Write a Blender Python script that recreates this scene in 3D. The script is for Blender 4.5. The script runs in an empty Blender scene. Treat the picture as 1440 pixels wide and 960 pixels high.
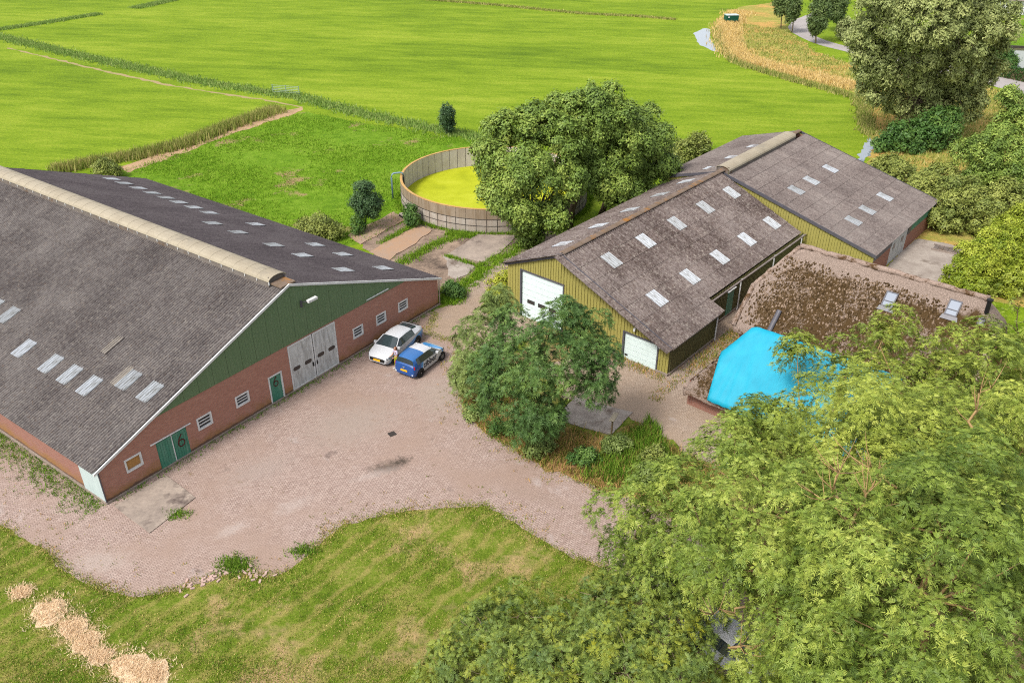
import bpy, bmesh, math, random
import numpy as np
from mathutils import Vector, Matrix, Quaternion

random.seed(7)
rng = np.random.default_rng(7)
sc = bpy.context.scene
COL = sc.collection
R = math.radians

# ---------------------------------------------------------------- camera
cd = bpy.data.cameras.new('camera')
cd.sensor_width = 36.0
cd.lens = 29.5476
cd.clip_start = 0.5
cd.clip_end = 6000
cam = bpy.data.objects.new('camera', cd)
COL.objects.link(cam)
_p, _r = R(30.6107), R(0.26276)
fw = Vector((0, math.cos(_p), -math.sin(_p)))
up0 = Vector((0, math.sin(_p), math.cos(_p)))
rt0 = Vector((1, 0, 0))
rt = rt0 * math.cos(_r) + up0 * math.sin(_r)
up = up0 * math.cos(_r) - rt0 * math.sin(_r)
cam.matrix_world = Matrix(((rt.x, up.x, -fw.x, 0), (rt.y, up.y, -fw.y, 0), (rt.z, up.z, -fw.z, 30.0), (0, 0, 0, 1)))
sc.camera = cam

# ---------------------------------------------------------------- light
SUN_DIR = Vector((-0.58, -0.55, 1.0)).normalized()
EL = math.asin(SUN_DIR.z)
AZ = math.atan2(SUN_DIR.x, SUN_DIR.y)
w = bpy.data.worlds.new('World')
sc.world = w
w.use_nodes = True
nt = w.node_tree
for n_ in list(nt.nodes):
    nt.nodes.remove(n_)
sky = nt.nodes.new('ShaderNodeTexSky')
sky.sky_type = 'NISHITA'
sky.sun_disc = False
sky.sun_elevation = EL
sky.sun_rotation = AZ
sky.air_density = 1.0
sky.dust_density = 3.0
sky.ozone_density = 1.0
hs = nt.nodes.new('ShaderNodeHueSaturation')
hs.inputs['Saturation'].default_value = 0.30
bg = nt.nodes.new('ShaderNodeBackground')
bg.inputs['Strength'].default_value = 0.155
wo = nt.nodes.new('ShaderNodeOutputWorld')
nt.links.new(sky.outputs[0], hs.inputs['Color'])
nt.links.new(hs.outputs[0], bg.inputs[0])
nt.links.new(bg.outputs[0], wo.inputs[0])
sl = bpy.data.lights.new('sun', 'SUN')
sl.energy = 2.1
sl.angle = R(13)
sl.color = (1.0, 0.95, 0.87)
sun = bpy.data.objects.new('sun', sl)
sun.rotation_euler = SUN_DIR.to_track_quat('Z', 'Y').to_euler()
sun.location = (-40, -50, 90)
COL.objects.link(sun)
sc.view_settings.view_transform = 'Standard'
sc.view_settings.look = 'None'
sc.view_settings.exposure = 1.0
sc.view_settings.gamma = 1.0
sc.cycles.max_bounces = 6
sc.cycles.diffuse_bounces = 3
sc.cycles.transmission_bounces = 4
sc.cycles.use_adaptive_sampling = True
sc.cycles.filter_width = 1.1
sc.cycles.use_denoising = False

# ---------------------------------------------------------------- materials
def lin(c):
    c = c / 255.0
    return c / 12.92 if c <= 0.04045 else ((c + 0.055) / 1.055) ** 2.4
def S(r, g, b, k=1.0):
    return (lin(r) * k, lin(g) * k, lin(b) * k, 1)

class M:
    """small helper that wires a procedural material"""
    def __init__(s, name, rough=0.85, spec=0.25, metal=0.0):
        s.m = bpy.data.materials.new(name)
        s.m.use_nodes = True
        s.t = s.m.node_tree
        s.b = s.t.nodes['Principled BSDF']
        s.b.inputs['Roughness'].default_value = rough
        s.b.inputs['Specular IOR Level'].default_value = spec
        s.b.inputs['Metallic'].default_value = metal
        s._pos = None
        s._obj = None
    def n(s, t): return s.t.nodes.new(t)
    def l(s, a, b): s.t.links.new(a, b)
    def pos(s):
        if s._pos is None: s._pos = s.n('ShaderNodeNewGeometry')
        return s._pos.outputs['Position']
    def island(s):
        s.pos(); return s._pos.outputs['Random Per Island']
    def obj(s):
        if s._obj is None: s._obj = s.n('ShaderNodeTexCoord')
        return s._obj.outputs['Object']
    def objrand(s): return s.n('ShaderNodeObjectInfo').outputs['Random']
    def scaled(s, vec, sx, sy, sz, rot=0):
        if rot:
            r_ = s.n('ShaderNodeMapping'); r_.inputs['Rotation'].default_value = (0, 0, rot); s.l(vec, r_.inputs['Vector']); vec = r_.outputs[0]
        m = s.n('ShaderNodeMapping'); m.inputs['Scale'].default_value = (sx, sy, sz)
        s.l(vec, m.inputs['Vector']); return m.outputs[0]
    def attr(s, name):
        x = s.n('ShaderNodeAttribute'); x.attribute_name = name; return x.outputs['Fac']
    def noise(s, scale, detail=3.0, rough=0.6, vec=None, dist=0.0):
        x = s.n('ShaderNodeTexNoise'); x.inputs['Scale'].default_value = scale
        x.inputs['Detail'].default_value = detail; x.inputs['Roughness'].default_value = rough
        x.inputs['Distortion'].default_value = dist
        s.l(vec if vec is not None else s.pos(), x.inputs['Vector']); return x.outputs['Fac']
    def ramp(s, f, stops, mode='LINEAR'):
        r = s.n('ShaderNodeValToRGB'); r.color_ramp.interpolation = mode
        e = r.color_ramp.elements
        while len(e) < len(stops): e.new(0.5)
        for i, (p, c) in enumerate(stops):
            e[i].position = p; e[i].color = c if len(c) == 4 else (*c, 1)
        s.l(f, r.inputs[0]); return r.outputs[0]
    def step(s, f, a, b):
        x = s.n('ShaderNodeMapRange'); x.inputs['From Min'].default_value = a; x.inputs['From Max'].default_value = b
        s.l(f, x.inputs['Value']); return x.outputs[0]
    def mix(s, f, a, b, mode='MIX'):
        x = s.n('ShaderNodeMix'); x.data_type = 'RGBA'; x.blend_type = mode
        for sock, v in ((x.inputs[0], f), (x.inputs[6], a), (x.inputs[7], b)):
            if isinstance(v, (int, float)): sock.default_value = v
            elif isinstance(v, tuple): sock.default_value = v
            else: s.l(v, sock)
        return x.outputs[2]
    def math(s, op, a, b=0.0):
        x = s.n('ShaderNodeMath'); x.operation = op
        for sock, v in ((x.inputs[0], a), (x.inputs[1], b)):
            if isinstance(v, (int, float)): sock.default_value = v
            else: s.l(v, sock)
        return x.outputs[0]
    def sep(s, vec):
        x = s.n('ShaderNodeSeparateXYZ'); s.l(vec, x.inputs[0]); return x.outputs
    def comb(s, x_, y_, z_=0.0):
        x = s.n('ShaderNodeCombineXYZ')
        for k, v in enumerate((x_, y_, z_)):
            if isinstance(v, (int, float)): x.inputs[k].default_value = v
            else: s.l(v, x.inputs[k])
        return x.outputs[0]
    def color(s, c):
        if isinstance(c, tuple): s.b.inputs['Base Color'].default_value = c
        else: s.l(c, s.b.inputs['Base Color'])
        return s
    def bump(s, h, strength=0.4, dist=0.05):
        x = s.n('ShaderNodeBump'); x.inputs['Strength'].default_value = strength; x.inputs['Distance'].default_value = dist
        s.l(h, x.inputs['Height']); s.l(x.outputs[0], s.b.inputs['Normal']); return s
    def leafy(s, trans=0.35):
        tr = s.n('ShaderNodeBsdfTranslucent'); mx = s.n('ShaderNodeMixShader')
        mx.inputs[0].default_value = trans
        src = s.b.inputs['Base Color']
        if src.is_linked: s.l(src.links[0].from_socket, tr.inputs[0])
        else: tr.inputs[0].default_value = src.default_value
        out = s.t.nodes['Material Output']
        s.l(s.b.outputs[0], mx.inputs[1]); s.l(tr.outputs[0], mx.inputs[2]); s.l(mx.outputs[0], out.inputs[0])
        return s

def plain(name, c, rough=0.6, spec=0.3, metal=0.0, var=0.12):
    """one colour with a little mottling"""
    m = M(name, rough, spec, metal)
    f = m.noise(3.0, 4)
    d = tuple(v * (1 - var) for v in c[:3]) + (1,)
    e = tuple(min(1, v * (1 + var)) for v in c[:3]) + (1,)
    m.color(m.ramp(f, [(0.3, d), (0.7, e)]))
    return m.m

MAT = {}
K = 0.50    # display value -> surface albedo at this exposure

def ground_grass(name, dark, mid, light, streak=1.0, bare=None, bare_lo=0.62, bare_hi=0.7, fine=9.0, big=0.12):
    m = M(name, 0.95, 0.1)
    v = m.scaled(m.pos(), 0.3, 1.2, 1.0, R(8)) if streak else m.pos()
    f1 = m.noise(big, 4, 0.6, v)
    f2 = m.noise(fine * 0.12, 5, 0.75, v)
    f3 = m.noise(fine, 4, 0.8)
    f = m.math('ADD', m.math('MULTIPLY', f1, 0.30), m.math('ADD', m.math('MULTIPLY', f2, 0.40), m.math('MULTIPLY', f3, 0.30)))
    c = m.ramp(f, [(0.39, dark), (0.5, mid), (0.61, light)])
    if name == 'lawn':      # tone left by the mower's passes
        sv = m.sep(m.scaled(m.pos(), 1, 1, 1, R(38)))
        wv_ = m.math('SINE', m.math('ADD', m.math('MULTIPLY', sv[0], 6.0), m.math('MULTIPLY', m.noise(0.5, 3), 7.0)))
        c = m.mix(m.math('MULTIPLY', m.step(m.math('ADD', wv_, m.math('MULTIPLY', f2, 1.8)), 1.1, 2.0), 0.5), c, S(192, 170, 106, K))
    if bare:
        g = m.noise(0.16, 5, 0.72)
        c = m.mix(m.step(g, bare_lo, bare_hi), c, m.mix(f3, bare[0], bare[1]))
    m.color(c)
    m.bump(f3, 0.7, 0.12)
    return m.m

MAT['meadow'] = ground_grass('meadow', S(104, 136, 22, 0.45), S(142, 172, 34, 0.45), S(176, 194, 60, 0.45), 1.0, fine=2.6, big=0.05)
MAT['yard_grass'] = ground_grass('yard_grass', S(86, 128, 14, K), S(120, 160, 32, K), S(150, 182, 60, K), 0, (S(196, 164, 128, K), S(170, 140, 100, K)), 0.575, 0.66, fine=7.0)
MAT['lawn'] = ground_grass('lawn', S(84, 112, 22, K), S(122, 144, 42, K), S(176, 168, 92, K), 0, (S(216, 184, 136, K), S(190, 162, 112, K)), 0.52, 0.62, fine=8.0, big=0.3)
MAT['rough'] = ground_grass('rough', S(100, 96, 44, K), S(160, 140, 84, K), S(200, 172, 110, K), 0, (S(206, 150, 112, K), S(170, 130, 90, K)), 0.5, 0.62, fine=7.0, big=0.5)
MAT['bank'] = ground_grass('bank', S(140, 150, 60, K), S(176, 172, 84, K), S(214, 186, 110, K), 1.0, (S(226, 180, 104, K), S(206, 166, 96, K)), 0.46, 0.6, fine=4.0, big=0.15)

def paving(name, rot, pink, grey, dirt, dirt_bias, stains=None):
    m = M(name, 0.9, 0.2)
    v = m.scaled(m.pos(), 1, 1, 1, rot)
    bt = m.n('ShaderNodeTexBrick')
    bt.inputs['Scale'].default_value = 1.0
    bt.inputs['Brick Width'].default_value = 0.205
    bt.inputs['Row Height'].default_value = 0.105
    bt.inputs['Mortar Size'].default_value = 0.009
    bt.inputs['Mortar Smooth'].default_value = 0.2
    bt.inputs['Bias'].default_value = 0.0
    bt.inputs['Color1'].default_value = pink; bt.inputs['Color2'].default_value = grey
    bt.inputs['Mortar'].default_value = tuple(x * 0.45 for x in dirt[:3]) + (1,)
    m.l(v, bt.inputs['Vector'])
    big = m.noise(0.13, 5, 0.62)
    mid = m.noise(0.9, 5, 0.7)
    fine = m.noise(14, 3, 0.7)
    c = m.mix(m.math('MULTIPLY', m.step(mid, 0.42, 0.7), 0.55), bt.outputs[0], m.mix(fine, tuple(x * 1.12 for x in pink[:3]) + (1,), tuple(x * 0.7 for x in grey[:3]) + (1,)))
    c = m.mix(m.math('MULTIPLY', m.step(big, dirt_bias, dirt_bias + 0.16), 0.85), c, m.mix(fine, dirt, tuple(x * 1.5 for x in dirt[:3]) + (1,)))
    c = m.mix(m.step(m.noise(0.35, 4, 0.6), 0.66, 0.74), c, S(120, 104, 98, K))          # oil and tyre stains
    c = m.mix(m.math('MULTIPLY', m.step(m.noise(0.3, 5, 0.7, m.scaled(m.pos(), 1.0, 1.7, 1, 0.7)), 0.6, 0.75), 0.6), c, S(214, 204, 200, K))
    if stains:
        for (sx, sy, rx, ry, rot_, col_, amt) in stains:
            cv = m.n('ShaderNodeVectorMath'); cv.operation = 'SUBTRACT'; m.l(m.pos(), cv.inputs[0]); cv.inputs[1].default_value = (sx, sy, 0)
            sv = m.scaled(cv.outputs[0], 1 / rx, 1 / ry, 0, rot_)
            ln_ = m.n('ShaderNodeVectorMath'); ln_.operation = 'LENGTH'; m.l(sv, ln_.inputs[0])
            dd = m.math('ADD', ln_.outputs['Value'], m.math('MULTIPLY', m.noise(2.6, 6, 0.9), 2.6))
            c = m.mix(m.math('MULTIPLY', m.step(dd, 2.15, 1.5), amt), c, col_)
    weed = m.noise(2.6, 5, 0.8)
    c = m.mix(m.math('MULTIPLY', m.step(weed, 0.62, 0.68), 0.8), c, S(120, 106, 70, K))
    m.color(c)
    m.bump(m.math('ADD', m.math('MULTIPLY', bt.outputs['Fac'], -0.6), fine), 0.5, 0.02)
    return m.m
MAT['paving'] = paving('brick_paving', R(-32), S(211, 187, 175, K), S(184, 158, 147, K), S(164, 140, 126, K), 0.44, [(-6.9, 36.9, 1.7, .8, R(-25), S(112, 98, 88, K), .85), (-6.2, 37.4, .8, .5, R(-25), S(84, 74, 64, K), .8), (-7.6, 36.2, 1.9, .5, R(-25), S(214, 200, 192, K), .35), (-11.5, 33.6, 1.6, .7, R(-40), S(214, 200, 192, K), .35), (-14.2, 31.8, 1.3, .6, R(-40), S(216, 204, 196, K), .35), (-9.6, 41.0, 4.5, 3.0, R(-35), S(184, 166, 154, K), .85), (-4.5, 44.0, 2.5, 3.5, R(-20), S(186, 168, 154, K), .85), (-14.0, 36.5, 3.0, 1.6, R(-35), S(184, 166, 156, K), .6), (-20.0, 29.6, 2.2, 1.2, 0, S(216, 204, 194, K), .35), (1.5, 34.4, 4.0, .8, R(25), S(176, 152, 138, K), .6)])
MAT['track'] = paving('track_paving', R(-40), S(208, 188, 170, K), S(180, 158, 140, K), S(168, 146, 126, K), 0.42)

def stone(name, c0, c1, sc_=1.2, stain=None, rough=0.9, bumps=0.3):
    m = M(name, rough, 0.2)
    f = m.math('ADD', m.math('MULTIPLY', m.noise(sc_, 5, 0.7), 0.65), m.math('MULTIPLY', m.noise(sc_ * 14, 3, 0.7), 0.35))
    c = m.ramp(f, [(0.34, c0), (0.64, c1)])
    if stain: c = m.mix(m.step(m.noise(sc_ * 0.6, 5, 0.75), 0.55, 0.68), c, stain)
    m.color(c); m.bump(f, bumps, 0.03)
    return m.m
MAT['concrete'] = stone('concrete', S(160, 146, 136, K), S(206, 194, 182, K), 0.8, S(128, 112, 100, K))
MAT['pad'] = stone('pad', S(150, 136, 126, K), S(204, 186, 170, K), 0.5, S(112, 98, 92, K))
MAT['pad_rust'] = stone('pad_rust', S(200, 158, 122, K), S(184, 162, 144, K), 0.35, S(136, 122, 118, K))
MAT['slurry'] = stone('slurry', S(70, 58, 52, K), S(196, 170, 148, K), 0.45, S(84, 72, 62, K))
MAT['asphalt'] = stone('asphalt', S(176, 168, 166, K), S(200, 192, 188, K), 0.5)
MAT['dirt'] = stone('dirt', S(186, 152, 116, K), S(216, 180, 144, K), 0.9, S(140, 130, 76, K))
MAT['earth'] = stone('earth', S(190, 160, 122, K), S(176, 168, 108, K), 0.7, S(150, 146, 80, K))

# water
m = M('ditch_water', 0.05, 0.8); m.color(S(150, 160, 168, K)); m.bump(m.noise(1.5, 3), 0.05, 0.02); MAT['water'] = m.m  # pale base colour stands in for reflected sky
m = M('pond_water', 0.1, 0.5); m.color(S(120, 122, 84, K)); MAT['pond'] = m.m
m = M('duckweed', 0.8, 0.2)
f = m.noise(0.35, 5, 0.65)
c = m.ramp(f, [(0.3, S(178, 188, 20, K)), (0.5, S(198, 206, 32, K)), (0.7, S(212, 218, 56, K))])
c = m.mix(m.math('MULTIPLY', m.step(m.noise(9, 4, 0.8), 0.5, 0.8), 0.4), c, S(166, 172, 24, K))
m.color(c); m.bump(m.noise(12, 3), 0.3, 0.02); MAT['duckweed'] = m.m

# roofing
def sheeting(name, base, light, dark, lichen, lam, specks=0.5, slope_rot=0.0):
    m = M(name, 0.92, 0.15)
    p = m.pos()
    f1 = m.noise(0.25, 4, 0.6)
    f2 = m.noise(5.5, 5, 0.8)
    o = m.sep(m.obj())
    v = m.comb(m.math('ADD', o[0], m.math('MULTIPLY', m.objrand(), 90.0)), m.math('MULTIPLY', o[1], 0.05))
    f3 = m.noise(8.0, 3, 0.6, v)
    f = m.math('ADD', m.math('MULTIPLY', f1, 0.3), m.math('ADD', m.math('MULTIPLY', f2, 0.5), m.math('MULTIPLY', f3, 0.20)))
    c = m.ramp(f, [(0.42, dark), (0.5, base), (0.58, light)])
    c = m.mix(m.math('MULTIPLY', m.step(m.noise(3.4, 5, 0.85), 0.54, 0.62), specks), c, lichen)
    c = m.mix(m.math('MULTIPLY', m.step(m.noise(7.5, 4, 0.85), 0.57, 0.64), specks * 0.9), c, lam)
    c = m.mix(1.0, c, m.ramp(m.objrand(), [(0, (0.92, 0.92, 0.92, 1)), (1, (1.07, 1.07, 1.06, 1))]), 'MULTIPLY')
    m.color(c); m.bump(f2, 0.25, 0.02)
    return m.m
A1 = R(54.83)     # heading of the brick barn front
A2 = R(-40.345)   # heading of the yellow barn front
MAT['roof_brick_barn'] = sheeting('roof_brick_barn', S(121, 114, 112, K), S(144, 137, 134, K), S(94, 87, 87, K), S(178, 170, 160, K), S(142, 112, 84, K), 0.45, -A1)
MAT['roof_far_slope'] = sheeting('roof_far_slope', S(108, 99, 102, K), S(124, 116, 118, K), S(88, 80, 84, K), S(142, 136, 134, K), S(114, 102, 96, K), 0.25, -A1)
MAT['roof_yellow_barn'] = sheeting('roof_yellow_barn', S(123, 110, 106, K), S(152, 140, 136, K), S(82, 69, 65, K), S(184, 174, 164, K), S(104, 76, 58, K), 0.65, -A2)
MAT['roof_rear_barn'] = sheeting('roof_rear_barn', S(136, 125, 121, K), S(154, 144, 139, K), S(108, 97, 94, K), S(168, 152, 146, K), S(110, 90, 84, K), 0.35, -A2)
m = M('skylight', 0.55, 0.3); m.color(m.mix(m.step(m.noise(7.0, 3, 0.7, m.scaled(m.obj(), 1.0, 0.12, 0.1)), 0.46, 0.62), S(216, 222, 230, 0.46), S(160, 160, 156, 0.42)), ); m.color(m.mix(1.0, m.b.inputs['Base Color'].links[0].from_socket, m.ramp(m.objrand(), [(0, (0.72, 0.71, 0.69, 1)), (0.5, (0.95, 0.95, 0.94, 1)), (1, (1.05, 1.05, 1.06, 1))]), 'MULTIPLY')); MAT['skylight'] = m.m
m = M('skylight_old', 0.7, 0.3); m.color(m.ramp(m.noise(3, 5, 0.8), [(0.3, S(160, 150, 136, K)), (0.7, S(190, 180, 166, K))])); MAT['skylight_old'] = m.m
MAT['vent_cap'] = stone('vent_cap', S(190, 176, 152, 0.42), S(214, 202, 178, 0.42), 0.7, S(176, 166, 148, 0.42), 0.7, 0.1)
MAT['vent_curb'] = stone('vent_curb', S(120, 108, 98, K), S(150, 142, 136, K), 1.2, S(116, 84, 52, K))
MAT['white_trim'] = plain('white_trim', S(226, 226, 226, 0.65), 0.5)
MAT['grey_trim'] = plain('grey_trim', S(98, 96, 104, K), 0.5)
MAT['dark'] = plain('dark', S(30, 30, 30, 0.5), 0.6)
MAT['lichen_ridge'] = stone('lichen_ridge', S(130, 108, 84, K), S(148, 130, 118, K), 1.3, S(184, 126, 56, K))
MAT['ridge_grey'] = stone('ridge_grey', S(110, 98, 94, K), S(160, 148, 140, K), 1.1, S(120, 92, 64, K))

def brick(name, axis, c1, c2, stain=True):
    m = M(name, 0.9, 0.15)
    o = m.sep(m.obj())
    v = m.comb(o[axis], o[2])
    bt = m.n('ShaderNodeTexBrick')
    bt.inputs['Scale'].default_value = 1.0
    bt.inputs['Brick Width'].default_value = 0.22; bt.inputs['Row Height'].default_value = 0.075
    bt.inputs['Mortar Size'].default_value = 0.009; bt.inputs['Mortar Smooth'].default_value = 0.1
    bt.inputs['Color1'].default_value = c1; bt.inputs['Color2'].default_value = c2
    bt.inputs['Mortar'].default_value = S(178, 160, 150, K)
    m.l(v, bt.inputs['Vector'])
    c = m.mix(m.math('MULTIPLY', m.noise(1.1, 4, 0.7), 0.35), bt.outputs[0], S(170, 112, 94, 0.55))
    if stain:
        h = m.math('ADD', o[2], m.math('MULTIPLY', m.noise(0.9, 5, 0.75), -2.1))
        c = m.mix(m.math('MULTIPLY', m.step(h, -0.2, -0.95), 0.75), c, S(170, 128, 60, K))
        c = m.mix(m.step(m.math('ADD', o[2], m.math('MULTIPLY', m.noise(2.0, 3), -0.3)), 0.14, 0.04), c, S(124, 96, 84, K))
    m.color(c); m.bump(bt.outputs['Fac'], -0.3, 0.01)
    return m.m
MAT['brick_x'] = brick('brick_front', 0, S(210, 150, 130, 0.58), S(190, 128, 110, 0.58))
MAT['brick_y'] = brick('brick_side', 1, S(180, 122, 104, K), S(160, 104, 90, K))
MAT['brick_plain_x'] = brick('brick_plain_front', 0, S(170, 116, 96, K), S(150, 96, 80, K), False)
MAT['brick_plain_y'] = brick('brick_plain_side', 1, S(206, 140, 112, K), S(186, 120, 96, K), False)

def painted(name, c, worn, amt=0.5, stretch=True, rough=0.55):
    m = M(name, rough, 0.3)
    v = m.scaled(m.obj(), 1, 1, 0.18) if stretch else m.obj()
    f = m.noise(4.5, 5, 0.75, v)
    c = m.mix(m.math('MULTIPLY', m.step(f, 0.46, 0.68), amt), c, worn)
    c = m.mix(m.math('MULTIPLY', m.noise(9, 3), 0.25), c, tuple(x * 0.75 for x in worn[:3]) + (1,))
    m.color(c)
    return m.m
MAT['green_clad'] = painted('green_clad', S(98, 124, 88, 0.7), S(116, 134, 102, 0.7), 0.5)
MAT['yellow_clad'] = painted('yellow_clad', S(184, 174, 94, 0.52), S(164, 158, 98, 0.52), 0.35)
MAT['shaded_clad'] = painted('shaded_clad', S(120, 116, 74, K), S(100, 98, 70, K), 0.5)  # yellow cladding darkened to olive, side-wall shade put into the colour
MAT['white_door'] = painted('white_door', S(226, 228, 228, 0.62), S(150, 146, 140, 0.55), 0.75)
MAT['white_roller'] = painted('white_roller', S(216, 232, 230, 0.75), S(200, 214, 212, 0.7), 0.3)
MAT['green_door'] = painted('green_door', S(72, 146, 120, 0.55), S(128, 172, 152, 0.55), 0.7)
MAT['pale_panel'] = painted('pale_panel', S(206, 222, 220, 0.6), S(180, 196, 196, 0.55), 0.4)
MAT['osb'] = painted('osb', S(214, 160, 92, K), S(178, 118, 60, K), 0.6, False)
MAT['plinth'] = stone('plinth', S(150, 134, 124, K), S(186, 170, 158, K), 1.0)
MAT['red_paint'] = plain('red_paint', S(96, 34, 26, K), 0.6)
m = M('glass_dark', 0.12, 0.6); m.color(S(60, 58, 58, 0.5)); MAT['glass_dark'] = m.m

# tank concrete
def tank(name, a, b, streak, amt):
    m = M(name, 0.9, 0.15)
    v = m.scaled(m.pos(), 1, 1, 0.12)
    f = m.noise(2.4, 5, 0.75, v)
    c = m.ramp(m.noise(1.1, 4, 0.7), [(0.3, a), (0.7, b)])
    c = m.mix(m.math('MULTIPLY', m.step(f, 0.44, 0.66), amt), c, streak)
    c = m.mix(1.0, c, m.ramp(m.objrand(), [(0, (0.93, 0.92, 0.9, 1)), (1, (1.05, 1.05, 1.05, 1))]), 'MULTIPLY')
    m.color(c); return m.m
MAT['tank_top'] = tank('tank_top', S(174, 156, 134, K), S(192, 174, 152, K), S(136, 110, 72, K), 0.6)
MAT['tank_side'] = tank('tank_side', S(194, 182, 168, K), S(218, 208, 196, K), S(170, 142, 116, K), 0.4)
MAT['tank_in'] = tank('tank_in', S(204, 194, 184, 0.62), S(224, 216, 208, 0.62), S(186, 174, 164, 0.6), 0.5)
MAT['tank_rim'] = stone('tank_rim', S(222, 186, 126, 0.55), S(206, 156, 90, K), 0.8)
MAT['strap'] = plain('strap', S(70, 62, 56, K), 0.6)
MAT['pipe_blue'] = plain('pipe_blue', S(140, 170, 184, K), 0.4)

# thatch
m = M('thatch', 1.0, 0.05)
f1 = m.noise(0.45, 4, 0.6); f2 = m.noise(4.6, 6, 0.85); f3 = m.noise(16, 3, 0.8)
c = m.ramp(f3, [(0.3, S(140, 122, 110, K)), (0.7, S(206, 184, 170, K))])
mossf = m.math('ADD', m.math('MULTIPLY', f1, 0.8), m.math('MULTIPLY', f2, 0.9))
ob = m.sep(m.obj())
msk = m.math('MULTIPLY', m.step(m.math('ADD', ob[1], m.math('MULTIPLY', f2, 1.6)), 12.3, 11.2), m.step(m.math('ADD', ob[0], m.math('MULTIPLY', f2, -1.5)), -1.2, 0.6))
mossf = m.math('ADD', mossf, m.math('MULTIPLY', m.math('SUBTRACT', msk, 1.0), 0.35))
c = m.mix(m.step(mossf, 0.74, 0.83), c, m.mix(f3, S(72, 54, 30, K), S(122, 98, 68, K)))
m.color(c); m.bump(m.math('ADD', f2, m.math('MULTIPLY', f3, 0.5)), 0.9, 0.12); MAT['thatch'] = m.m
m = M('thatch_edge', 1.0, 0.05)
c = m.ramp(m.noise(14, 4, 0.8), [(0.3, S(140, 118, 106, K)), (0.7, S(202, 180, 166, K))])
c = m.mix(m.step(m.noise(1.6, 5, 0.8), 0.5, 0.6), c, S(104, 80, 56, K))
m.color(c); m.bump(m.noise(14, 3), 0.6, 0.06); MAT['thatch_edge'] = m.m
m = M('moss', 1.0, 0.05); m.color(m.ramp(m.island(), [(0, S(70, 54, 34, K)), (0.6, S(108, 88, 62, K)), (1, S(176, 152, 132, K))])); MAT['moss'] = m.m
m = M('tarp', 0.6, 0.25); f = m.noise(0.9, 3)
m.color(m.ramp(f, [(0.3, S(14, 172, 206, 0.5)), (0.7, S(30, 188, 220, 0.5))])); m.bump(m.noise(1.2, 4, 0.6, m.scaled(m.pos(), 3, 0.6, 0.6, R(30))), 0.35, 0.08); MAT['tarp'] = m.m

# vegetation
def leaf(name, dark, mid, light, hi=None, trans=0.13, scale=0.55, spec=0.25):
    m = M(name, 0.55, spec)
    f = m.math('ADD', m.math('MULTIPLY', m.noise(scale, 3, 0.6), 0.42), m.math('ADD', m.math('MULTIPLY', m.island(), 0.13), m.math('MULTIPLY', m.attr('tint'), 0.45)))
    st = [(0.22, dark), (0.5, mid), (0.74, light)]
    if hi: st.append((0.86, hi))
    m.color(m.ramp(f, st)); m.leafy(trans)
    return m.m
KL = 0.76
MAT['leaf_ash'] = leaf('leaf_ash', S(64, 88, 30, KL), S(118, 138, 52, KL), S(168, 178, 80, KL), S(214, 214, 126, KL))
MAT['leaf_ash_yellow'] = leaf('leaf_ash_yellow', S(72, 94, 32, KL), S(130, 146, 54, KL), S(174, 182, 78, KL), S(214, 214, 118, KL))
MAT['leaf_shrub'] = leaf('leaf_shrub', S(80, 104, 56, KL), S(116, 134, 58, KL), S(150, 154, 48, KL), S(206, 196, 40, KL))
MAT['leaf_bush'] = leaf('leaf_bush', S(56, 84, 40, KL), S(82, 112, 54, KL), S(114, 140, 68, KL), S(152, 168, 84, KL))
MAT['leaf_sapling'] = leaf('leaf_sapling', S(84, 102, 48, KL), S(114, 132, 66, KL), S(142, 156, 86, KL))
MAT['leaf_lime'] = leaf('leaf_lime', S(80, 104, 44, KL), S(118, 142, 60, KL), S(156, 172, 78, KL), S(184, 192, 94, KL))
MAT['leaf_poplar'] = leaf('leaf_poplar', S(108, 120, 70, KL), S(146, 156, 92, KL), S(176, 182, 114, KL), S(202, 204, 138, KL))
MAT['leaf_dark'] = leaf('leaf_dark', S(52, 84, 34, KL), S(76, 110, 48, KL), S(110, 138, 60, KL))
MAT['leaf_east'] = leaf('leaf_east', S(94, 110, 50, KL), S(130, 140, 66, KL), S(162, 168, 84, KL), S(190, 188, 108, KL))
MAT['leaf_conifer'] = leaf('leaf_conifer', S(98, 120, 28, KL), S(138, 152, 42, KL), S(172, 180, 64, KL))
MAT['leaf_yellow'] = leaf('leaf_yellow', S(128, 144, 36, KL), S(160, 168, 48, KL), S(190, 190, 70, KL))
MAT['leaf_road'] = leaf('leaf_road', S(62, 84, 44, KL), S(88, 108, 56, KL), S(112, 128, 70, KL))
MAT['leaf_willow'] = leaf('leaf_willow', S(122, 138, 82, KL), S(150, 160, 100, KL), S(176, 182, 122, KL))
MAT['leaf_young'] = leaf('leaf_young', S(48, 76, 44, KL), S(70, 98, 58, KL), S(96, 122, 72, KL))
MAT['bark'] = stone('bark', S(96, 80, 62, K), S(150, 130, 100, K), 2.0)
MAT['bark_orange'] = stone('bark_orange', S(164, 132, 88, K), S(208, 174, 120, K), 2.0, S(150, 132, 108, K))
MAT['bark_pale'] = stone('bark_pale', S(150, 128, 104, K), S(196, 176, 146, K), 2.0)
def blade(name, *cs):
    m = M(name, 0.8, 0.15); n_ = len(cs)
    m.color(m.ramp(m.math('ADD', m.math('MULTIPLY', m.island(), 0.6), m.math('MULTIPLY', m.noise(0.5, 3), 0.4)), [(0.2 + 0.6 * i / max(1, n_ - 1), c) for i, c in enumerate(cs)]))
    m.leafy(0.25); return m.m
MAT['blade_lawn'] = blade('blade_lawn', S(100, 128, 28, KL), S(134, 154, 48, KL), S(172, 172, 84, KL), S(222, 194, 132, KL))
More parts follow.
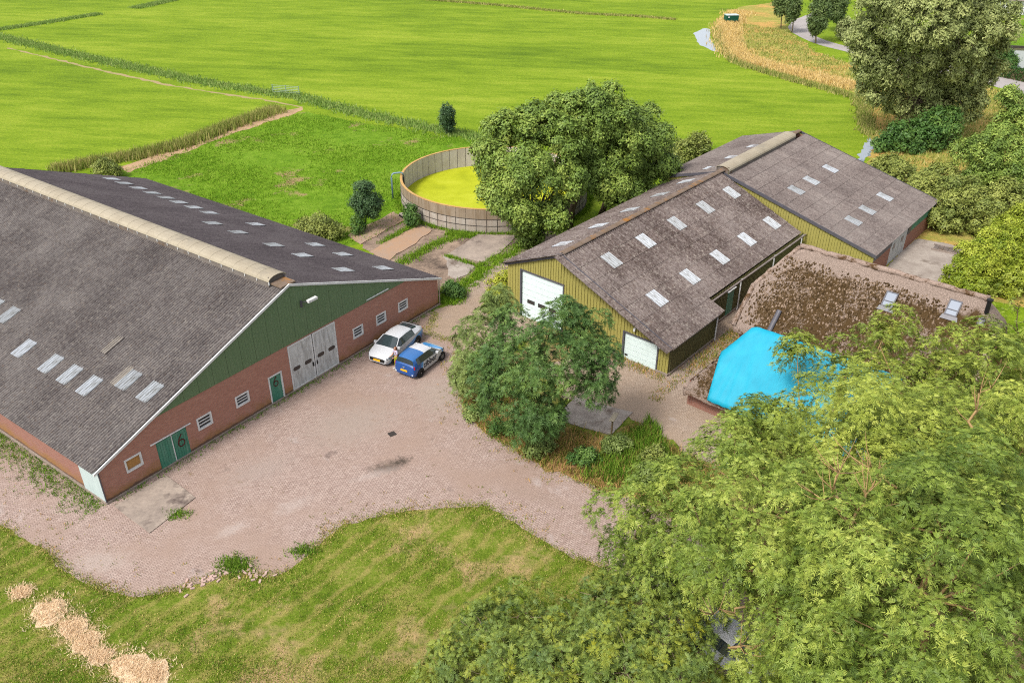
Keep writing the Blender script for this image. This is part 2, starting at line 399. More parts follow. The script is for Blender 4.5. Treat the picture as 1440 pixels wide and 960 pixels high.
MAT['blade_yard'] = blade('blade_yard', S(88, 130, 20, KL), S(118, 156, 36, KL), S(150, 176, 62, KL))
MAT['blade_reed'] = blade('blade_reed', S(106, 142, 56, KL), S(134, 164, 78, KL), S(168, 182, 108, KL))
MAT['blade_reed_dry'] = blade('blade_reed_dry', S(112, 136, 48, KL), S(152, 158, 78, KL), S(198, 184, 120, KL))
MAT['blade_tan'] = blade('blade_tan', S(208, 176, 100, KL), S(226, 196, 126, KL), S(236, 212, 154, KL))
MAT['blade_weed'] = blade('blade_weed', S(96, 122, 36, KL), S(140, 146, 60, KL), S(190, 158, 96, KL), S(206, 160, 110, KL))
MAT['blade_green'] = blade('blade_green', S(80, 120, 26, KL), S(110, 148, 44, KL), S(142, 168, 64, KL))
MAT['blade_bright'] = blade('blade_bright', S(120, 160, 10, KL), S(150, 188, 20, KL), S(180, 206, 44, KL))
MAT['straw'] = blade('straw', S(190, 150, 100, K), S(214, 176, 122, K), S(226, 194, 146, K))

MAT['dry_heap'] = stone('dry_heap', S(206, 180, 144, 0.66), S(232, 208, 176, 0.66), 2.5)
MAT['heap_straw'] = blade('heap_straw', S(214, 184, 144, 0.85), S(234, 206, 168, 0.85), S(244, 220, 188, 0.85))
# ---------------------------------------------------------------- mesh helpers
class MB:
    def __init__(s): s.v = []; s.f = []; s.mi = []
    def add(s, verts, faces, mi=0):
        o = len(s.v); s.v += [tuple(v) for v in verts]
        for f in faces: s.f.append(tuple(o + i for i in f)); s.mi.append(mi)
    def box(s, c, d, mi=0, rz=0.0, mat=None):
        hx, hy, hz = d[0] / 2, d[1] / 2, d[2] / 2
        vs = [Vector((x * hx, y * hy, z * hz)) for x in (-1, 1) for y in (-1, 1) for z in (-1, 1)]
        if rz: q = Matrix.Rotation(rz, 3, 'Z'); vs = [q @ v for v in vs]
        if mat is not None: vs = [mat @ v for v in vs]
        vs = [v + Vector(c) for v in vs]
        s.add(vs, [(0, 1, 3, 2), (4, 6, 7, 5), (0, 4, 5, 1), (2, 3, 7, 6), (0, 2, 6, 4), (1, 5, 7, 3)], mi)
    def span(s, a, b, mi=0):
        s.box([(a[i] + b[i]) / 2 for i in range(3)], [abs(b[i] - a[i]) for i in range(3)], mi)
    def tube(s, pts, radii, n=6, mi=0, cap=True):
        pts = [Vector(p) for p in pts]
        if isinstance(radii, (int, float)): radii = [radii] * len(pts)
        rings = []
        ref = Vector((0.3, 0.2, 1)).normalized()
        for i, p in enumerate(pts):
            d = (pts[min(i + 1, len(pts) - 1)] - pts[max(i - 1, 0)])
            if d.length < 1e-6: d = Vector((0, 0, 1))
            d.normalize()
            a = d.cross(ref)
            if a.length < 1e-3: a = d.cross(Vector((1, 0, 0)))
            a.normalize(); b = d.cross(a)
            rings.append([p + (a * math.cos(t) + b * math.sin(t)) * radii[i] for t in [2 * math.pi * k / n for k in range(n)]])
        o = []
        for r_ in rings: o += r_
        fs = []
        for i in range(len(pts) - 1):
            for k in range(n):
                fs.append((i * n + k, i * n + (k + 1) % n, (i + 1) * n + (k + 1) % n, (i + 1) * n + k))
        if cap:
            fs.append(tuple(range(n - 1, -1, -1))); fs.append(tuple((len(pts) - 1) * n + k for k in range(n)))
        s.add(o, fs, mi)
    def prism(s, poly, ax, d0, d1, mi=0):
        """poly of 2D points extruded along axis ax (0,1,2) from d0 to d1"""
        def P(p, d):
            q = [0, 0, 0]; k = [i for i in range(3) if i != ax]
            q[k[0]], q[k[1]], q[ax] = p[0], p[1], d; return q
        n = len(poly)
        vs = [P(p, d0) for p in poly] + [P(p, d1) for p in poly]
        fs = [tuple(range(n - 1, -1, -1)), tuple(range(n, 2 * n))]
        for i in range(n): fs.append((i, (i + 1) % n, n + (i + 1) % n, n + i))
        s.add(vs, fs, mi)
    def mesh(s, name, mats):
        me = bpy.data.meshes.new(name)
        me.from_pydata(s.v, [], s.f)
        for m_ in (mats if isinstance(mats, (list, tuple)) else [mats]): me.materials.append(m_)
        if any(s.mi): me.polygons.foreach_set('material_index', s.mi)
        me.update()
        return me
    def build(s, name, mats, parent=None, smooth=False, fix=True):
        me = s.mesh(name, mats)
        if fix:
            b = bmesh.new(); b.from_mesh(me); bmesh.ops.recalc_face_normals(b, faces=b.faces); b.to_mesh(me); b.free()
        if smooth: me.polygons.foreach_set('use_smooth', [True] * len(me.polygons))
        return link(name, me, parent)

def link(name, me, parent=None):
    o = bpy.data.objects.new(name, me); COL.objects.link(o)
    if parent is not None: o.parent = parent
    return o
def thing(name, label, cat, loc=(0, 0, 0), rz=0.0, group=None):
    o = bpy.data.objects.new(name, None); COL.objects.link(o)
    o.location = loc; o.rotation_euler = (0, 0, rz); o.empty_display_size = 0.3
    return tag(o, label, cat, group)
def tag(o, label=None, cat=None, group=None, kind=None):
    if label: o['label'] = label
    if cat: o['category'] = cat
    if group: o['group'] = group
    if kind: o['kind'] = kind
    return o
def np_mesh(name, verts, faces, mats):
    """verts (N,3), faces (F,k) with constant k"""
    me = bpy.data.meshes.new(name)
    verts = np.asarray(verts, np.float32); faces = np.asarray(faces, np.int32)
    k = faces.shape[1]
    me.vertices.add(len(verts)); me.vertices.foreach_set('co', verts.ravel())
    me.loops.add(faces.size); me.loops.foreach_set('vertex_index', faces.ravel())
    me.polygons.add(len(faces))
    me.polygons.foreach_set('loop_start', np.arange(0, faces.size, k, dtype=np.int32))
    me.polygons.foreach_set('loop_total', np.full(len(faces), k, np.int32))
    for m_ in (mats if isinstance(mats, (list, tuple)) else [mats]): me.materials.append(m_)
    me.update(calc_edges=True); me.validate()
    return me
def pip(pts, poly):
    pts = np.asarray(pts); x, y = pts[:, 0], pts[:, 1]; ins = np.zeros(len(pts), bool)
    n = len(poly)
    for i in range(n):
        x0, y0 = poly[i]; x1, y1 = poly[(i + 1) % n]
        if y0 == y1: continue
        c = ((y0 > y) != (y1 > y)) & (x < (x1 - x0) * (y - y0) / (y1 - y0) + x0)
        ins ^= c
    return ins
def edge_dist(pts, poly):
    pts = np.asarray(pts); d = np.full(len(pts), 1e9); n = len(poly)
    for i in range(n):
        a = np.array(poly[i]); b = np.array(poly[(i + 1) % n]); ab = b - a
        t = np.clip(((pts - a) @ ab) / max(1e-9, ab @ ab), 0, 1)
        d = np.minimum(d, np.hypot(*(pts - a - t[:, None] * ab).T))
    return d
def scatter(poly, n):
    p = np.array(poly); lo, hi = p.min(0), p.max(0)
    q = rng.uniform(lo, hi, (n, 2)); return q[pip(q, poly)]
def along(line, width, n):
    p = np.array(line); seg = np.hypot(*np.diff(p, axis=0).T); cs = np.concatenate([[0], np.cumsum(seg)])
    t = rng.uniform(0, cs[-1], n); i = np.clip(np.searchsorted(cs, t) - 1, 0, len(seg) - 1)
    f = (t - cs[i]) / seg[i]; q = p[i] + (p[i + 1] - p[i]) * f[:, None]
    d = (p[i + 1] - p[i]) / seg[i][:, None]; nrm = np.stack([-d[:, 1], d[:, 0]], 1)
    return q + nrm * (rng.normal(0, width / 2.6, n))[:, None]
def smooth_poly(poly, step=0.5, jit=0.12, sm=0):
    out = []; n = len(poly)
    for i in range(n):
        a = np.array(poly[i]); b = np.array(poly[(i + 1) % n]); L_ = np.hypot(*(b - a)); k = max(1, int(L_ / step))
        for j in range(k): out.append(a + (b - a) * j / k)
    out = np.array(out)
    for _ in range(sm): out = (np.roll(out, 1, 0) + 2 * out + np.roll(out, -1, 0)) / 4
    N = len(out); a = rng.normal(0, 1, (N, 2)); a = (a + np.roll(a, 1, 0) * 0.7)
    return out + a * jit * 0.6
def area(name, poly, z, mat, step=0.6, jit=0.12, sm=2, kind='structure', thick=0.0, mats=None):
    pts = smooth_poly(poly, step, jit, sm)
    b = bmesh.new()
    vs = [b.verts.new((float(x), float(y), z)) for x, y in pts]
    f_ = b.faces.new(vs)
    if f_.normal.z < 0: f_.normal_flip()
    f_.normal_update()
    if f_.normal.z < 0: f_.normal_flip()
    if thick:
        r_ = bmesh.ops.extrude_face_region(b, geom=[f_])
        for v in r_['geom']:
            if isinstance(v, bmesh.types.BMVert): v.co.z -= thick
    bmesh.ops.triangulate(b, faces=[f for f in b.faces if len(f.verts) > 4])
    bmesh.ops.recalc_face_normals(b, faces=b.faces)
    me = bpy.data.meshes.new(name); b.to_mesh(me); b.free(); me.materials.append(mat)
    if me.polygons and not thick and me.polygons[0].normal.z < 0: me.flip_normals()
    o = link(name, me)
    if kind: o['kind'] = kind
    return o
def blades(name, pts, h, wd, per, mat, spread=0.15, lean=0.5, z=0.0, label=None, parent=None):
    """thin grass blades, one triangle each"""
    pts = np.repeat(np.asarray(pts), per, 0); n = len(pts)
    base = np.zeros((n, 3)); base[:, :2] = pts + rng.normal(0, spread, (n, 2)); base[:, 2] = z
    a = rng.uniform(0, 2 * math.pi, n); ww = wd * rng.uniform(0.6, 1.4, n) / 2
    sd = np.stack([np.cos(a) * ww, np.sin(a) * ww, np.zeros(n)], 1)
    hh = h * rng.uniform(0.5, 1.25, n); b = rng.uniform(0, 2 * math.pi, n); ln = hh * lean * rng.uniform(0.1, 1.0, n)
    tip = base + np.stack([np.cos(b) * ln, np.sin(b) * ln, hh], 1)
    v = np.empty((n, 3, 3)); v[:, 0] = base - sd; v[:, 1] = base + sd; v[:, 2] = tip
    o = link(name, np_mesh(name, v.reshape(-1, 3), np.arange(3 * n).reshape(n, 3), mat), parent)
    o['kind'] = 'stuff'
    return o
# plan coordinates in metres (x right, y away, z up)
TREES = {
'ash_left': ((12.3,27.0),[(5.4,27.0,5.0,1.5),(6.5,26.0,7.5,2.1),(8.8,25.7,9.0,2.3),(7.7,22.9,8.5,2.2),(9.4,21.8,10.5,2.4),(9.0,21.0,8.5,1.8),(6.6,24.5,5.5,1.2),(10.3,19.6,8.5,2.1),(9.9,20.0,10.5,2.2),(10.9,31.0,7.0,1.7),(5.7,26.6,4.0,0.8),(9.0,20.6,4.0,0.5)]),
'ash_mid': ((15.0,31.9),[(13.1,31.2,7.5,1.6),(17.0,35.9,7.5,1.6),(14.0,28.4,9.5,2.4),(17.3,31.4,9.5,2.3),(12.2,25.6,9.5,2.3),(14.0,24.8,10.5,2.6),(12.5,32.6,6.0,1.6),(15.4,38.8,6.0,0.7),(19.8,38.7,7.0,1.1)]),
'ash_right': ((19.1,28.2),[(19.2,31.1,9.5,1.9),(23.0,33.6,9.0,2.0),(22.1,30.0,9.5,2.8),(17.8,26.6,10.5,2.6),(19.3,25.2,9.5,2.8),(15.4,23.2,10.5,2.4),(16.9,27.9,9.5,2.2)]),
'ash_front': ((12.4,17.9),[(12.0,20.8,10.5,2.6),(13.1,19.0,11.5,2.8),(15.8,20.3,10.5,2.8),(11.2,18.5,9.5,2.6),(11.8,16.5,11.5,3.0),(13.9,16.7,11.0,3.0),(10.9,18.3,7.5,2.4),(11.3,16.0,9.5,2.8),(12.4,15.0,10.5,2.8),(14.3,15.6,10.5,2.8),(10.0,19.8,5.0,1.5)]),
'shrub_a': ((-0.8,22.0),[(-1.1,23.7,2.2,1.26),(0.5,24.7,2.2,0.99),(-2.2,22.6,1.6,1.08),(-0.1,21.8,2.6,1.35),(-2.8,21.9,1.2,0.9),(1.5,22.8,2.4,1.08)]),
'shrub_b': ((3.3,22.4),[(2.6,22.5,3.0,1.26),(4.0,25.1,2.4,1.08),(1.9,20.9,3.0,1.35),(3.9,21.5,3.4,1.44)]),
'shrub_c': ((6.6,22.7),[(5.3,23.4,3.4,1.4),(5.8,21.4,4.0,1.5),(4.2,20.3,4.0,1.5),(6.1,20.0,4.0,1.4),(6.9,24.9,2.4,0.8),(7.5,24.2,3.2,1.1)]),
'bush_tree': ((2.2,39.0),[(1.5,37.7,3.1,1.26),(0.6,38.4,4.8,1.32),(2.7,38.2,5.6,1.32),(1.7,38.7,6.9,1.09),(3.7,39.1,7.3,1.08),(4.3,38.5,4.8,1.09),(-0.2,39.2,6.4,1.0),(-0.9,39.0,5.2,1.08),(-1.1,38.6,3.5,0.93),(0.8,37.6,2.3,0.87),(4.6,39.0,6.1,1.01),(2.8,39.3,8.3,0.53),(-0.3,39.9,7.5,0.53)]),
'sapling': ((-2.4,44.6),[(-1.3,45.7,5.0,0.9),(-2.3,44.4,4.0,0.98),(-0.9,46.4,5.4,0.6),(-2.6,42.7,3.0,0.83),(-3.0,43.0,2.0,0.6)]),
'corner_bush': ((-0.7,56.5),[(-0.8,56.6,1.0,0.9),(-0.3,57.0,1.4,0.8),(-1.1,55.0,0.8,0.7)]),
'lime_left': ((1.9,67.0),[(-0.5,68.5,9.3,1.37),(-1.7,66.9,7.9,1.23),(1.6,68.2,10.1,1.46),(4.0,67.4,9.0,1.39),(-1.2,66.1,5.7,1.24),(1.4,65.9,7.1,1.75),(4.3,66.7,6.3,1.48),(1.0,65.8,3.6,1.33),(3.2,65.9,3.6,1.16),(-0.5,65.4,4.4,0.92),(1.6,66.9,1.2,0.74)]),
'lime_mid': ((5.1,70.8),[(4.7,70.2,10.7,1.28),(6.9,69.9,11.3,1.46),(3.3,69.8,9.5,1.21),(8.6,69.7,10.3,1.39),(6.5,69.9,9.5,1.9),(9.6,70.3,8.2,1.62),(7.3,69.9,5.8,1.64),(9.3,70.2,4.4,1.45)]),
'lime_right': ((8.3,74.0),[(11.6,73.5,8.5,1.19),(12.5,72.7,7.1,1.31),(12.4,73.3,4.8,1.37),(11.0,73.4,2.7,1.11),(13.4,73.1,5.2,1.03)]),
'back_shrub': ((19.0,89.5),[(18.0,88.5,1.1,1.5),(20.1,89.4,1.7,1.26),(16.8,88.1,0.3,1.19)]),
'poplar': ((48.5,99.4),[(41.5,98.1,13.3,3.39),(43.8,95.1,14.5,4.07),(49.0,97.0,12.8,3.5),(52.6,98.2,13.3,2.71),(41.6,99.6,9.0,2.49),(44.9,98.2,9.5,3.38),(50.1,98.9,8.6,3.33),(43.1,100.4,5.8,2.02),(47.7,100.1,4.4,2.79),(52.7,100.0,4.3,2.38),(54.4,101.0,7.3,2.41),(41.4,96.5,17.9,3.56),(45.0,95.1,18.8,3.71),(54.9,100.5,10.6,1.82),(40.0,100.3,10.6,1.71)]),
'poplar_shrub': ((47.0,95.8),[(44.6,94.7,0.7,2.13),(48.1,95.3,1.7,2.1),(42.3,94.0,-0.3,1.41),(49.6,96.0,2.7,1.45)]),
'east_shrub_a': ((41.9,71.5),[(40.1,71.4,2.7,1.82),(42.3,70.2,1.9,2.09),(39.0,70.7,1.1,1.34),(44.1,70.5,2.5,1.87)]),
'east_tree': ((49.3,79.7),[(46.0,78.5,5.4,1.88),(47.6,76.8,4.3,1.97),(45.7,77.9,3.2,1.73),(44.0,79.6,4.6,1.01),(48.3,80.0,7.3,1.64),(46.7,77.8,1.8,1.53),(47.8,81.7,9.0,0.88)]),
'east_shrub_b': ((39.1,81.0),[(36.9,81.7,1.6,1.2),(37.8,78.6,2.2,1.4),(38.6,75.4,2.3,1.3),(38.9,84.2,1.6,1.0)]),
'east_shrub_c': ((43.8,81.1),[(42.6,80.5,1.5,1.35),(43.9,80.1,0.8,1.26)]),
'conifer_a': ((35.3,58.7),[(34.3,57.3,1.6,1.3),(35.0,57.7,2.8,1.4)]),
'conifer_b': ((38.4,59.9),[(36.9,59.3,3.2,1.56),(38.2,59.1,1.6,1.88),(37.5,58.9,0.5,1.47)]),
'conifer_c': ((42.1,62.6),[(40.3,62.1,3.7,1.62),(41.1,62.1,2.1,2.05),(41.7,61.2,-0.0,2.0)]),
'garden_tree': ((36.1,51.0),[(34.1,51.0,3.1,1.68),(34.8,49.7,1.9,2.21),(33.1,49.9,2.1,1.43)]),
'road_tree_a': ((50.7,167.4),[(49.9,166.5,3.8,1.01),(49.4,166.7,5.3,1.01)]),
'road_tree_b': ((51.8,163.9),[(51.3,163.1,3.9,1.01),(50.9,163.0,5.5,1.12),(51.0,163.2,2.9,0.61)]),
'road_tree_c': ((53.2,154.2),[(52.9,153.6,3.8,1.32),(52.8,153.8,5.8,1.42),(52.6,153.7,2.4,0.81),(52.9,154.5,7.1,1.01)]),
'road_tree_d': ((60.7,165.5),[(59.7,164.6,3.4,1.33),(58.7,165.0,5.6,1.32),(60.1,164.5,5.0,1.13)]),
'willow_bush': ((59.9,156.3),[(59.4,157.0,1.8,1.5),(59.6,153.4,1.5,1.3)]),
'ditch_tree': ((-8.0,100.0),[(-7.9,99.4,1.8,0.75),(-7.8,98.8,2.8,0.7),(-7.6,99.4,1.2,0.6)]),
'young_tree': ((-13.3,70.5),[(-13.1,70.7,3.6,0.75),(-13.4,70.3,2.6,0.95),(-12.7,70.5,2.2,0.9),(-12.3,71.4,2.2,0.5)]),
'young_shrub': ((-13.7,70.0),[(-13.7,69.8,1.0,0.5),(-13.7,69.4,0.5,0.45)]),
'tank_shrub': ((-9.2,71.6),[(-9.3,71.7,1.2,0.5),(-9.2,71.3,0.6,0.6)]),
'reed_bush': ((-42.6,84.3),[(-42.1,83.7,0.9,1.0),(-41.4,83.9,0.7,0.7)]),
'yellow_bush': ((-17.1,68.9),[(-16.9,68.7,0.9,1.1),(-15.8,68.4,0.7,0.8),(-18.3,69.5,0.7,0.7)]),
'track_shrub': ((-4.4,57.1),[(-4.4,57.3,0.4,0.6),(-4.8,57.9,0.5,0.5)]),
'pond_bush': ((78.1,137.6),[(77.6,137.8,1.1,1.32),(78.4,136.8,0.6,1.02)]),
}
AREA = {
'yard_grass': [(-42.45,84.34),(-37.72,92.18),(-33.51,99.85),(-26.91,109.02),(-17.81,103.69),(-5.13,97.17),(6.26,91.31),(5.04,69.46),(-0.04,69.24),(-5.16,69.98),(-7.77,70.6),(-10.09,71.23),(-12.53,68.01),(-15.26,65.88),(-21.56,69.15),(-37.55,81.22)],
'brick_paving': [(-36.75,44.58),(-31.23,35.26),(-26.11,32.14),(-23.09,30.39),(-20.85,28.54),(-18.85,27.8),(-17.33,27.29),(-15.23,27.87),(-13.2,28.9),(-11.09,28.6),(-10.03,30.0),(-8.69,32.2),(-5.89,33.17),(-3.51,33.52),(-1.27,33.7),(0.77,31.79),(2.83,30.08),(4.51,29.33),(6.03,27.82),(8.26,23.95),(10.58,21.25),(13.39,22.91),(8.82,32.47),(6.32,34.54),(4.3,35.51),(2.02,36.96),(-1.23,39.83),(-2.72,41.97),(-3.41,44.86),(-3.99,50.67),(-6.07,51.64),(-5.72,54.8),(-8.73,57.04),(-18.72,43.53),(-23.43,37.79),(-28.3,41.18)],
'gravel_track': [(-7.74,48.73),(-3.63,44.85),(-2.9,48.78),(2.02,51.72),(2.3,62.15),(4.4,69.45),(3.19,71.05),(0.89,67.09),(-0.93,64.17),(-2.33,61.44),(-3.67,59.26),(-5.15,56.5),(-6.35,54.8)],
'farm_track': [(1.9,47.02),(5.99,50.76),(12.15,51.81),(15.35,55.01),(21.99,59.77),(20.36,53.97),(16.99,50.86),(13.01,43.78),(13.66,40.78),(11.55,36.77),(9.78,38.03),(8.44,40.04),(7.57,41.46),(6.17,42.57),(3.6,43.71)],
'rough_bed': [(-2.87,43.26),(-2.62,41.75),(-1.23,39.69),(2.02,36.83),(4.29,35.39),(6.5,34.42),(9.7,33.28),(11.94,36.78),(9.8,38.16),(8.63,39.9),(7.57,41.46),(5.85,39.33),(3.43,40.71),(1.76,42.15),(-0.91,45.29)],
'bank': [(48.63,192.38),(40.0,173.0),(36.64,155.73),(36.63,140.33),(40.29,132.51),(44.66,125.44),(48.55,120.18),(41.86,97.05),(36.87,84.75),(34.06,69.79),(29.36,59.85),(34.22,57.47),(46.1,54.21),(77.49,103.36),(70.75,117.48),(68.88,123.79),(55.31,134.71),(51.06,146.01),(51.14,163.24),(56.16,182.12),(62.15,202.35)],
'road': [(67.39,194.43),(61.21,184.1),(55.47,176.34),(52.24,168.45),(51.77,163.34),(52.34,157.85),(53.0,153.96),(54.72,149.65),(56.46,147.3),(63.07,132.02),(69.5,125.05),(71.55,119.03),(74.2,113.15),(78.49,120.72),(75.42,126.44),(73.67,133.64),(66.6,140.43),(57.91,151.55),(56.36,154.67),(55.17,159.26),(55.25,164.85),(57.0,171.61),(59.69,178.09),(68.71,192.54)],
'ditch_a': [(33.28,162.9),(36.48,168.06),(37.33,167.34),(35.34,158.13),(34.46,146.24),(33.7,147.4),(32.48,152.86)],
'ditch_b': [(42.65,99.2),(43.18,99.04),(40.31,92.27),(38.21,89.7),(38.14,90.53),(40.03,94.32)],
'dirt_path': [(-42.25,86.58),(-38.52,94.5),(-34.36,102.81),(-29.06,110.35),(-27.16,111.07),(-27.86,108.33),(-33.08,99.85),(-37.15,91.69),(-40.49,85.03)],
'side_path': [(-85.88,147.92),(-66.58,134.2),(-47.95,121.88),(-32.87,114.4),(-27.42,111.41),(-27.49,110.86),(-33.24,113.95),(-48.32,121.46),(-66.94,133.76),(-86.21,147.4)],
'garden': [(77.34,136.12),(80.82,124.84),(128.67,209.44),(101.65,180.84),(86.23,155.6)],
'pond': [(77.29,137.6),(79.23,133.75),(84.59,131.51),(94.28,148.63),(86.89,151.97),(83.01,148.39)],
'east_yard': [(30.09,61.78),(33.55,66.41),(35.97,69.02),(38.77,67.52),(36.17,59.92),(32.38,55.17),(28.44,57.41)],
}
BRANCH = {
'mid': [((10.7,18.1,12.6),(9.0,20.0,13.0)),((10.0,18.5,12.8),(11.6,20.6,13.4)),((11.9,20.1,12.8),(10.7,21.3,13.2)),((15.9,23.4,12.8),(16.8,24.8,13.8)),((9.8,19.0,12.9),(9.9,20.5,13.6))],
'left': [((7.9,19.9,8.0),(6.3,19.1,8.4)),((7.5,19.3,6.5),(8.2,19.0,7.0)),((8.8,19.2,7.0),(8.8,19.3,8.0)),((10.1,21.8,11.0),(8.8,21.9,9.8))],
}
LINE = {
'reed_a': [(-100.32,163.05),(-91.65,156.58),(-72.71,142.82),(-56.89,132.0),(-43.2,122.96),(-35.03,119.06),(-29.39,116.09),(-23.67,111.48),(-18.33,107.17),(-12.45,103.16),(-5.21,98.85),(-0.1,95.34)],
'reed_b': [(-48.51,85.36),(-46.61,86.98),(-44.25,88.65),(-41.23,90.88),(-37.8,94.78),(-34.88,101.59),(-32.56,105.97),(-30.56,109.64)],
'tan': [(46.99,185.25),(41.18,170.79),(37.62,153.28),(36.99,141.91),(40.07,135.86),(44.01,130.27),(46.9,125.91),(49.4,122.61)],
'tan_low': [(39.19,167.83),(36.11,152.04),(35.58,138.77),(38.95,131.55),(42.56,125.4),(45.27,120.91),(47.69,116.33),(42.88,99.87)],
'far_a': [(-99.9,157.69),(-95.12,163.17),(-90.39,169.75),(-83.87,180.11)],
'far_c': [(-79.37,187.07),(-75.11,198.4)],
'far_b': [(-19.38,200.0),(-3.4,192.78),(14.29,182.69),(24.23,180.47),(32.27,176.66)],
'tarp': [(37.56,167.79)],
}
# ================================================================ THE SETTING
gm = MB(); gm.add([(-2500, -400, 0), (2500, -400, 0), (2500, 4500, 0), (-2500, 4500, 0)], [(0, 1, 2, 3)])
g = gm.build('meadow_ground', MAT['meadow']); g['kind'] = 'structure'
area('lawn_ground', [(-70, -30), (70, -30), (70, 40), (36, 52), (22, 60), (-8, 58), (-70, 50)], 0.004, MAT['lawn'], 2.0, 0.2)
area('yard_grass_ground', AREA['yard_grass'], 0.004, MAT['yard_grass'], 0.7, 0.3)
area('bank_ground', AREA['bank'], 0.004, MAT['bank'], 0.8, 0.35)
area('gravel_track', AREA['gravel_track'], 0.008, MAT['track'], 0.4, 0.3)
area('farm_track', AREA['farm_track'], 0.0105, MAT['track'], 0.4, 0.3)
area('brick_paving', AREA['brick_paving'], 0.0135, MAT['paving'], 0.25, 0.06, 2)
area('rough_bed_ground', AREA['rough_bed'], 0.017, MAT['rough'], 0.3, 0.2)
area('road', AREA['road'], 0.012, MAT['asphalt'], 1.0, 0.03, 4)
area('ditch_water', AREA['ditch_a'], 0.010, MAT['water'], 0.6, 0.12)
area('ditch_water', AREA['ditch_b'], 0.010, MAT['water'], 0.5, 0.25)
area('dirt_path', AREA['dirt_path'], 0.010, MAT['dirt'], 0.6, 0.25)
area('field_edge_path', AREA['side_path'], 0.009, MAT['earth'], 0.8, 0.2)
area('garden_lawn', AREA['garden'], 0.006, MAT['yard_grass'], 1.0, 0.1)
area('garden_pond', AREA['pond'], 0.012, MAT['pond'], 1.0, 0.1)
area('rear_yard', AREA['east_yard'], 0.010, MAT['concrete'], 0.5, 0.15)
# concrete pads poured between the brick barn and the tank
area('slurry_ground', [(-14.5, 69.5), (-9.5, 72.5), (-5.0, 70.6), (0.8, 69.8), (0.5, 66), (-2.6, 62.5), (-4.3, 58.5), (-6.6, 57.3), (-8.6, 60.5)], 0.010, MAT['slurry'], 0.4, 0.3)
def slab(name, pts, mat, h=0.07, jit=0.08):
    o = area(name, pts, h, mat, 0.5, jit, 0, 'structure', h)
    return o
slab('concrete_slab', [(-3.11, 69.3), (0.6, 69.2), (-0.85, 65.84), (-2.4, 63.57), (-5.65, 64.94)], MAT['pad'])
slab('concrete_slab', [(-5.85, 64.75), (-3.06, 62.7), (-3.67, 61.21), (-4.57, 60.34), (-5.1, 61.2)], MAT['concrete'])
slab('concrete_strip', [(-14.6, 69.0), (-11.2, 74.6), (-9.9, 72.6), (-13.2, 67.0)], MAT['pad_rust'], 0.07, 0.1)
slab('concrete_strip', [(-12.2, 65.6), (-8.6, 71.3), (-7.2, 70.2), (-10.4, 63.7)], MAT['pad_rust'], 0.07, 0.1)
slab('concrete_slab', [(-20.83, 33.52), (-19.0, 36.0), (-16.8, 34.21), (-18.25, 31.52)], MAT['pad'], 0.06, 0.02)
slab('concrete_slab', [(4.0, 43.8), (7.4, 42.2), (5.9, 39.9), (4.2, 40.6), (2.6, 41.5)], MAT['concrete'], 0.06, 0.03)

# ================================================================ BUILDINGS
def gx(fn, a, b, step):
    n = max(1, int(round((b - a) / step))); return [a + (b - a) * i / n for i in range(n + 1)]

def wall_strips(name, parent, mat, x0, x1, top, openings=(), z0=0.0, bot=None, axis='x', at=0.0, out=-1, depth=0.14, knots=()):
    """upright wall in the plane axis=at with recessed openings; top(x) gives its upper edge; out is the side it faces"""
    mb = MB()
    def P(a, d, z): return (a, at + d, z) if axis == 'x' else (at + d, a, z)
    xs = sorted(set([x0, x1] + [o[0] for o in openings] + [o[1] for o in openings] + list(knots)))
    xs = [x for x in xs if x0 <= x <= x1]
    for a, b in zip(xs[:-1], xs[1:]):
        if b - a < 1e-4: continue
        cuts = sorted([(o[2], o[3]) for o in openings if o[0] <= a + 1e-5 and o[1] >= b - 1e-5])
        za, zb = (z0, z0) if bot is None else (bot(a), bot(b))
        for lo, hi in cuts:
            if lo > za + 1e-4: mb.add([P(a, 0, za), P(b, 0, zb), P(b, 0, lo), P(a, 0, lo)], [(0, 1, 2, 3)])
            za = zb = hi
        ta, tb = top(a + 1e-6), top(b - 1e-6)
        if ta > za + 1e-4 or tb > zb + 1e-4:
            mb.add([P(a, 0, za), P(b, 0, zb), P(b, 0, tb), P(a, 0, ta)], [(0, 1, 2, 3)])
    d = -out * depth
    for o in openings:
        a, b, lo, hi = o[:4]
        mb.add([P(a, 0, lo), P(a, 0, hi), P(a, d, hi), P(a, d, lo)], [(0, 1, 2, 3)])
        mb.add([P(b, 0, lo), P(b, 0, hi), P(b, d, hi), P(b, d, lo)], [(0, 1, 2, 3)])
        mb.add([P(a, 0, hi), P(b, 0, hi), P(b, d, hi), P(a, d, hi)], [(0, 1, 2, 3)])
        if lo > z0 + 0.01: mb.add([P(a, 0, lo), P(b, 0, lo), P(b, d, lo), P(a, d, lo)], [(0, 1, 2, 3)])
    return mb.build(name, mat, parent)

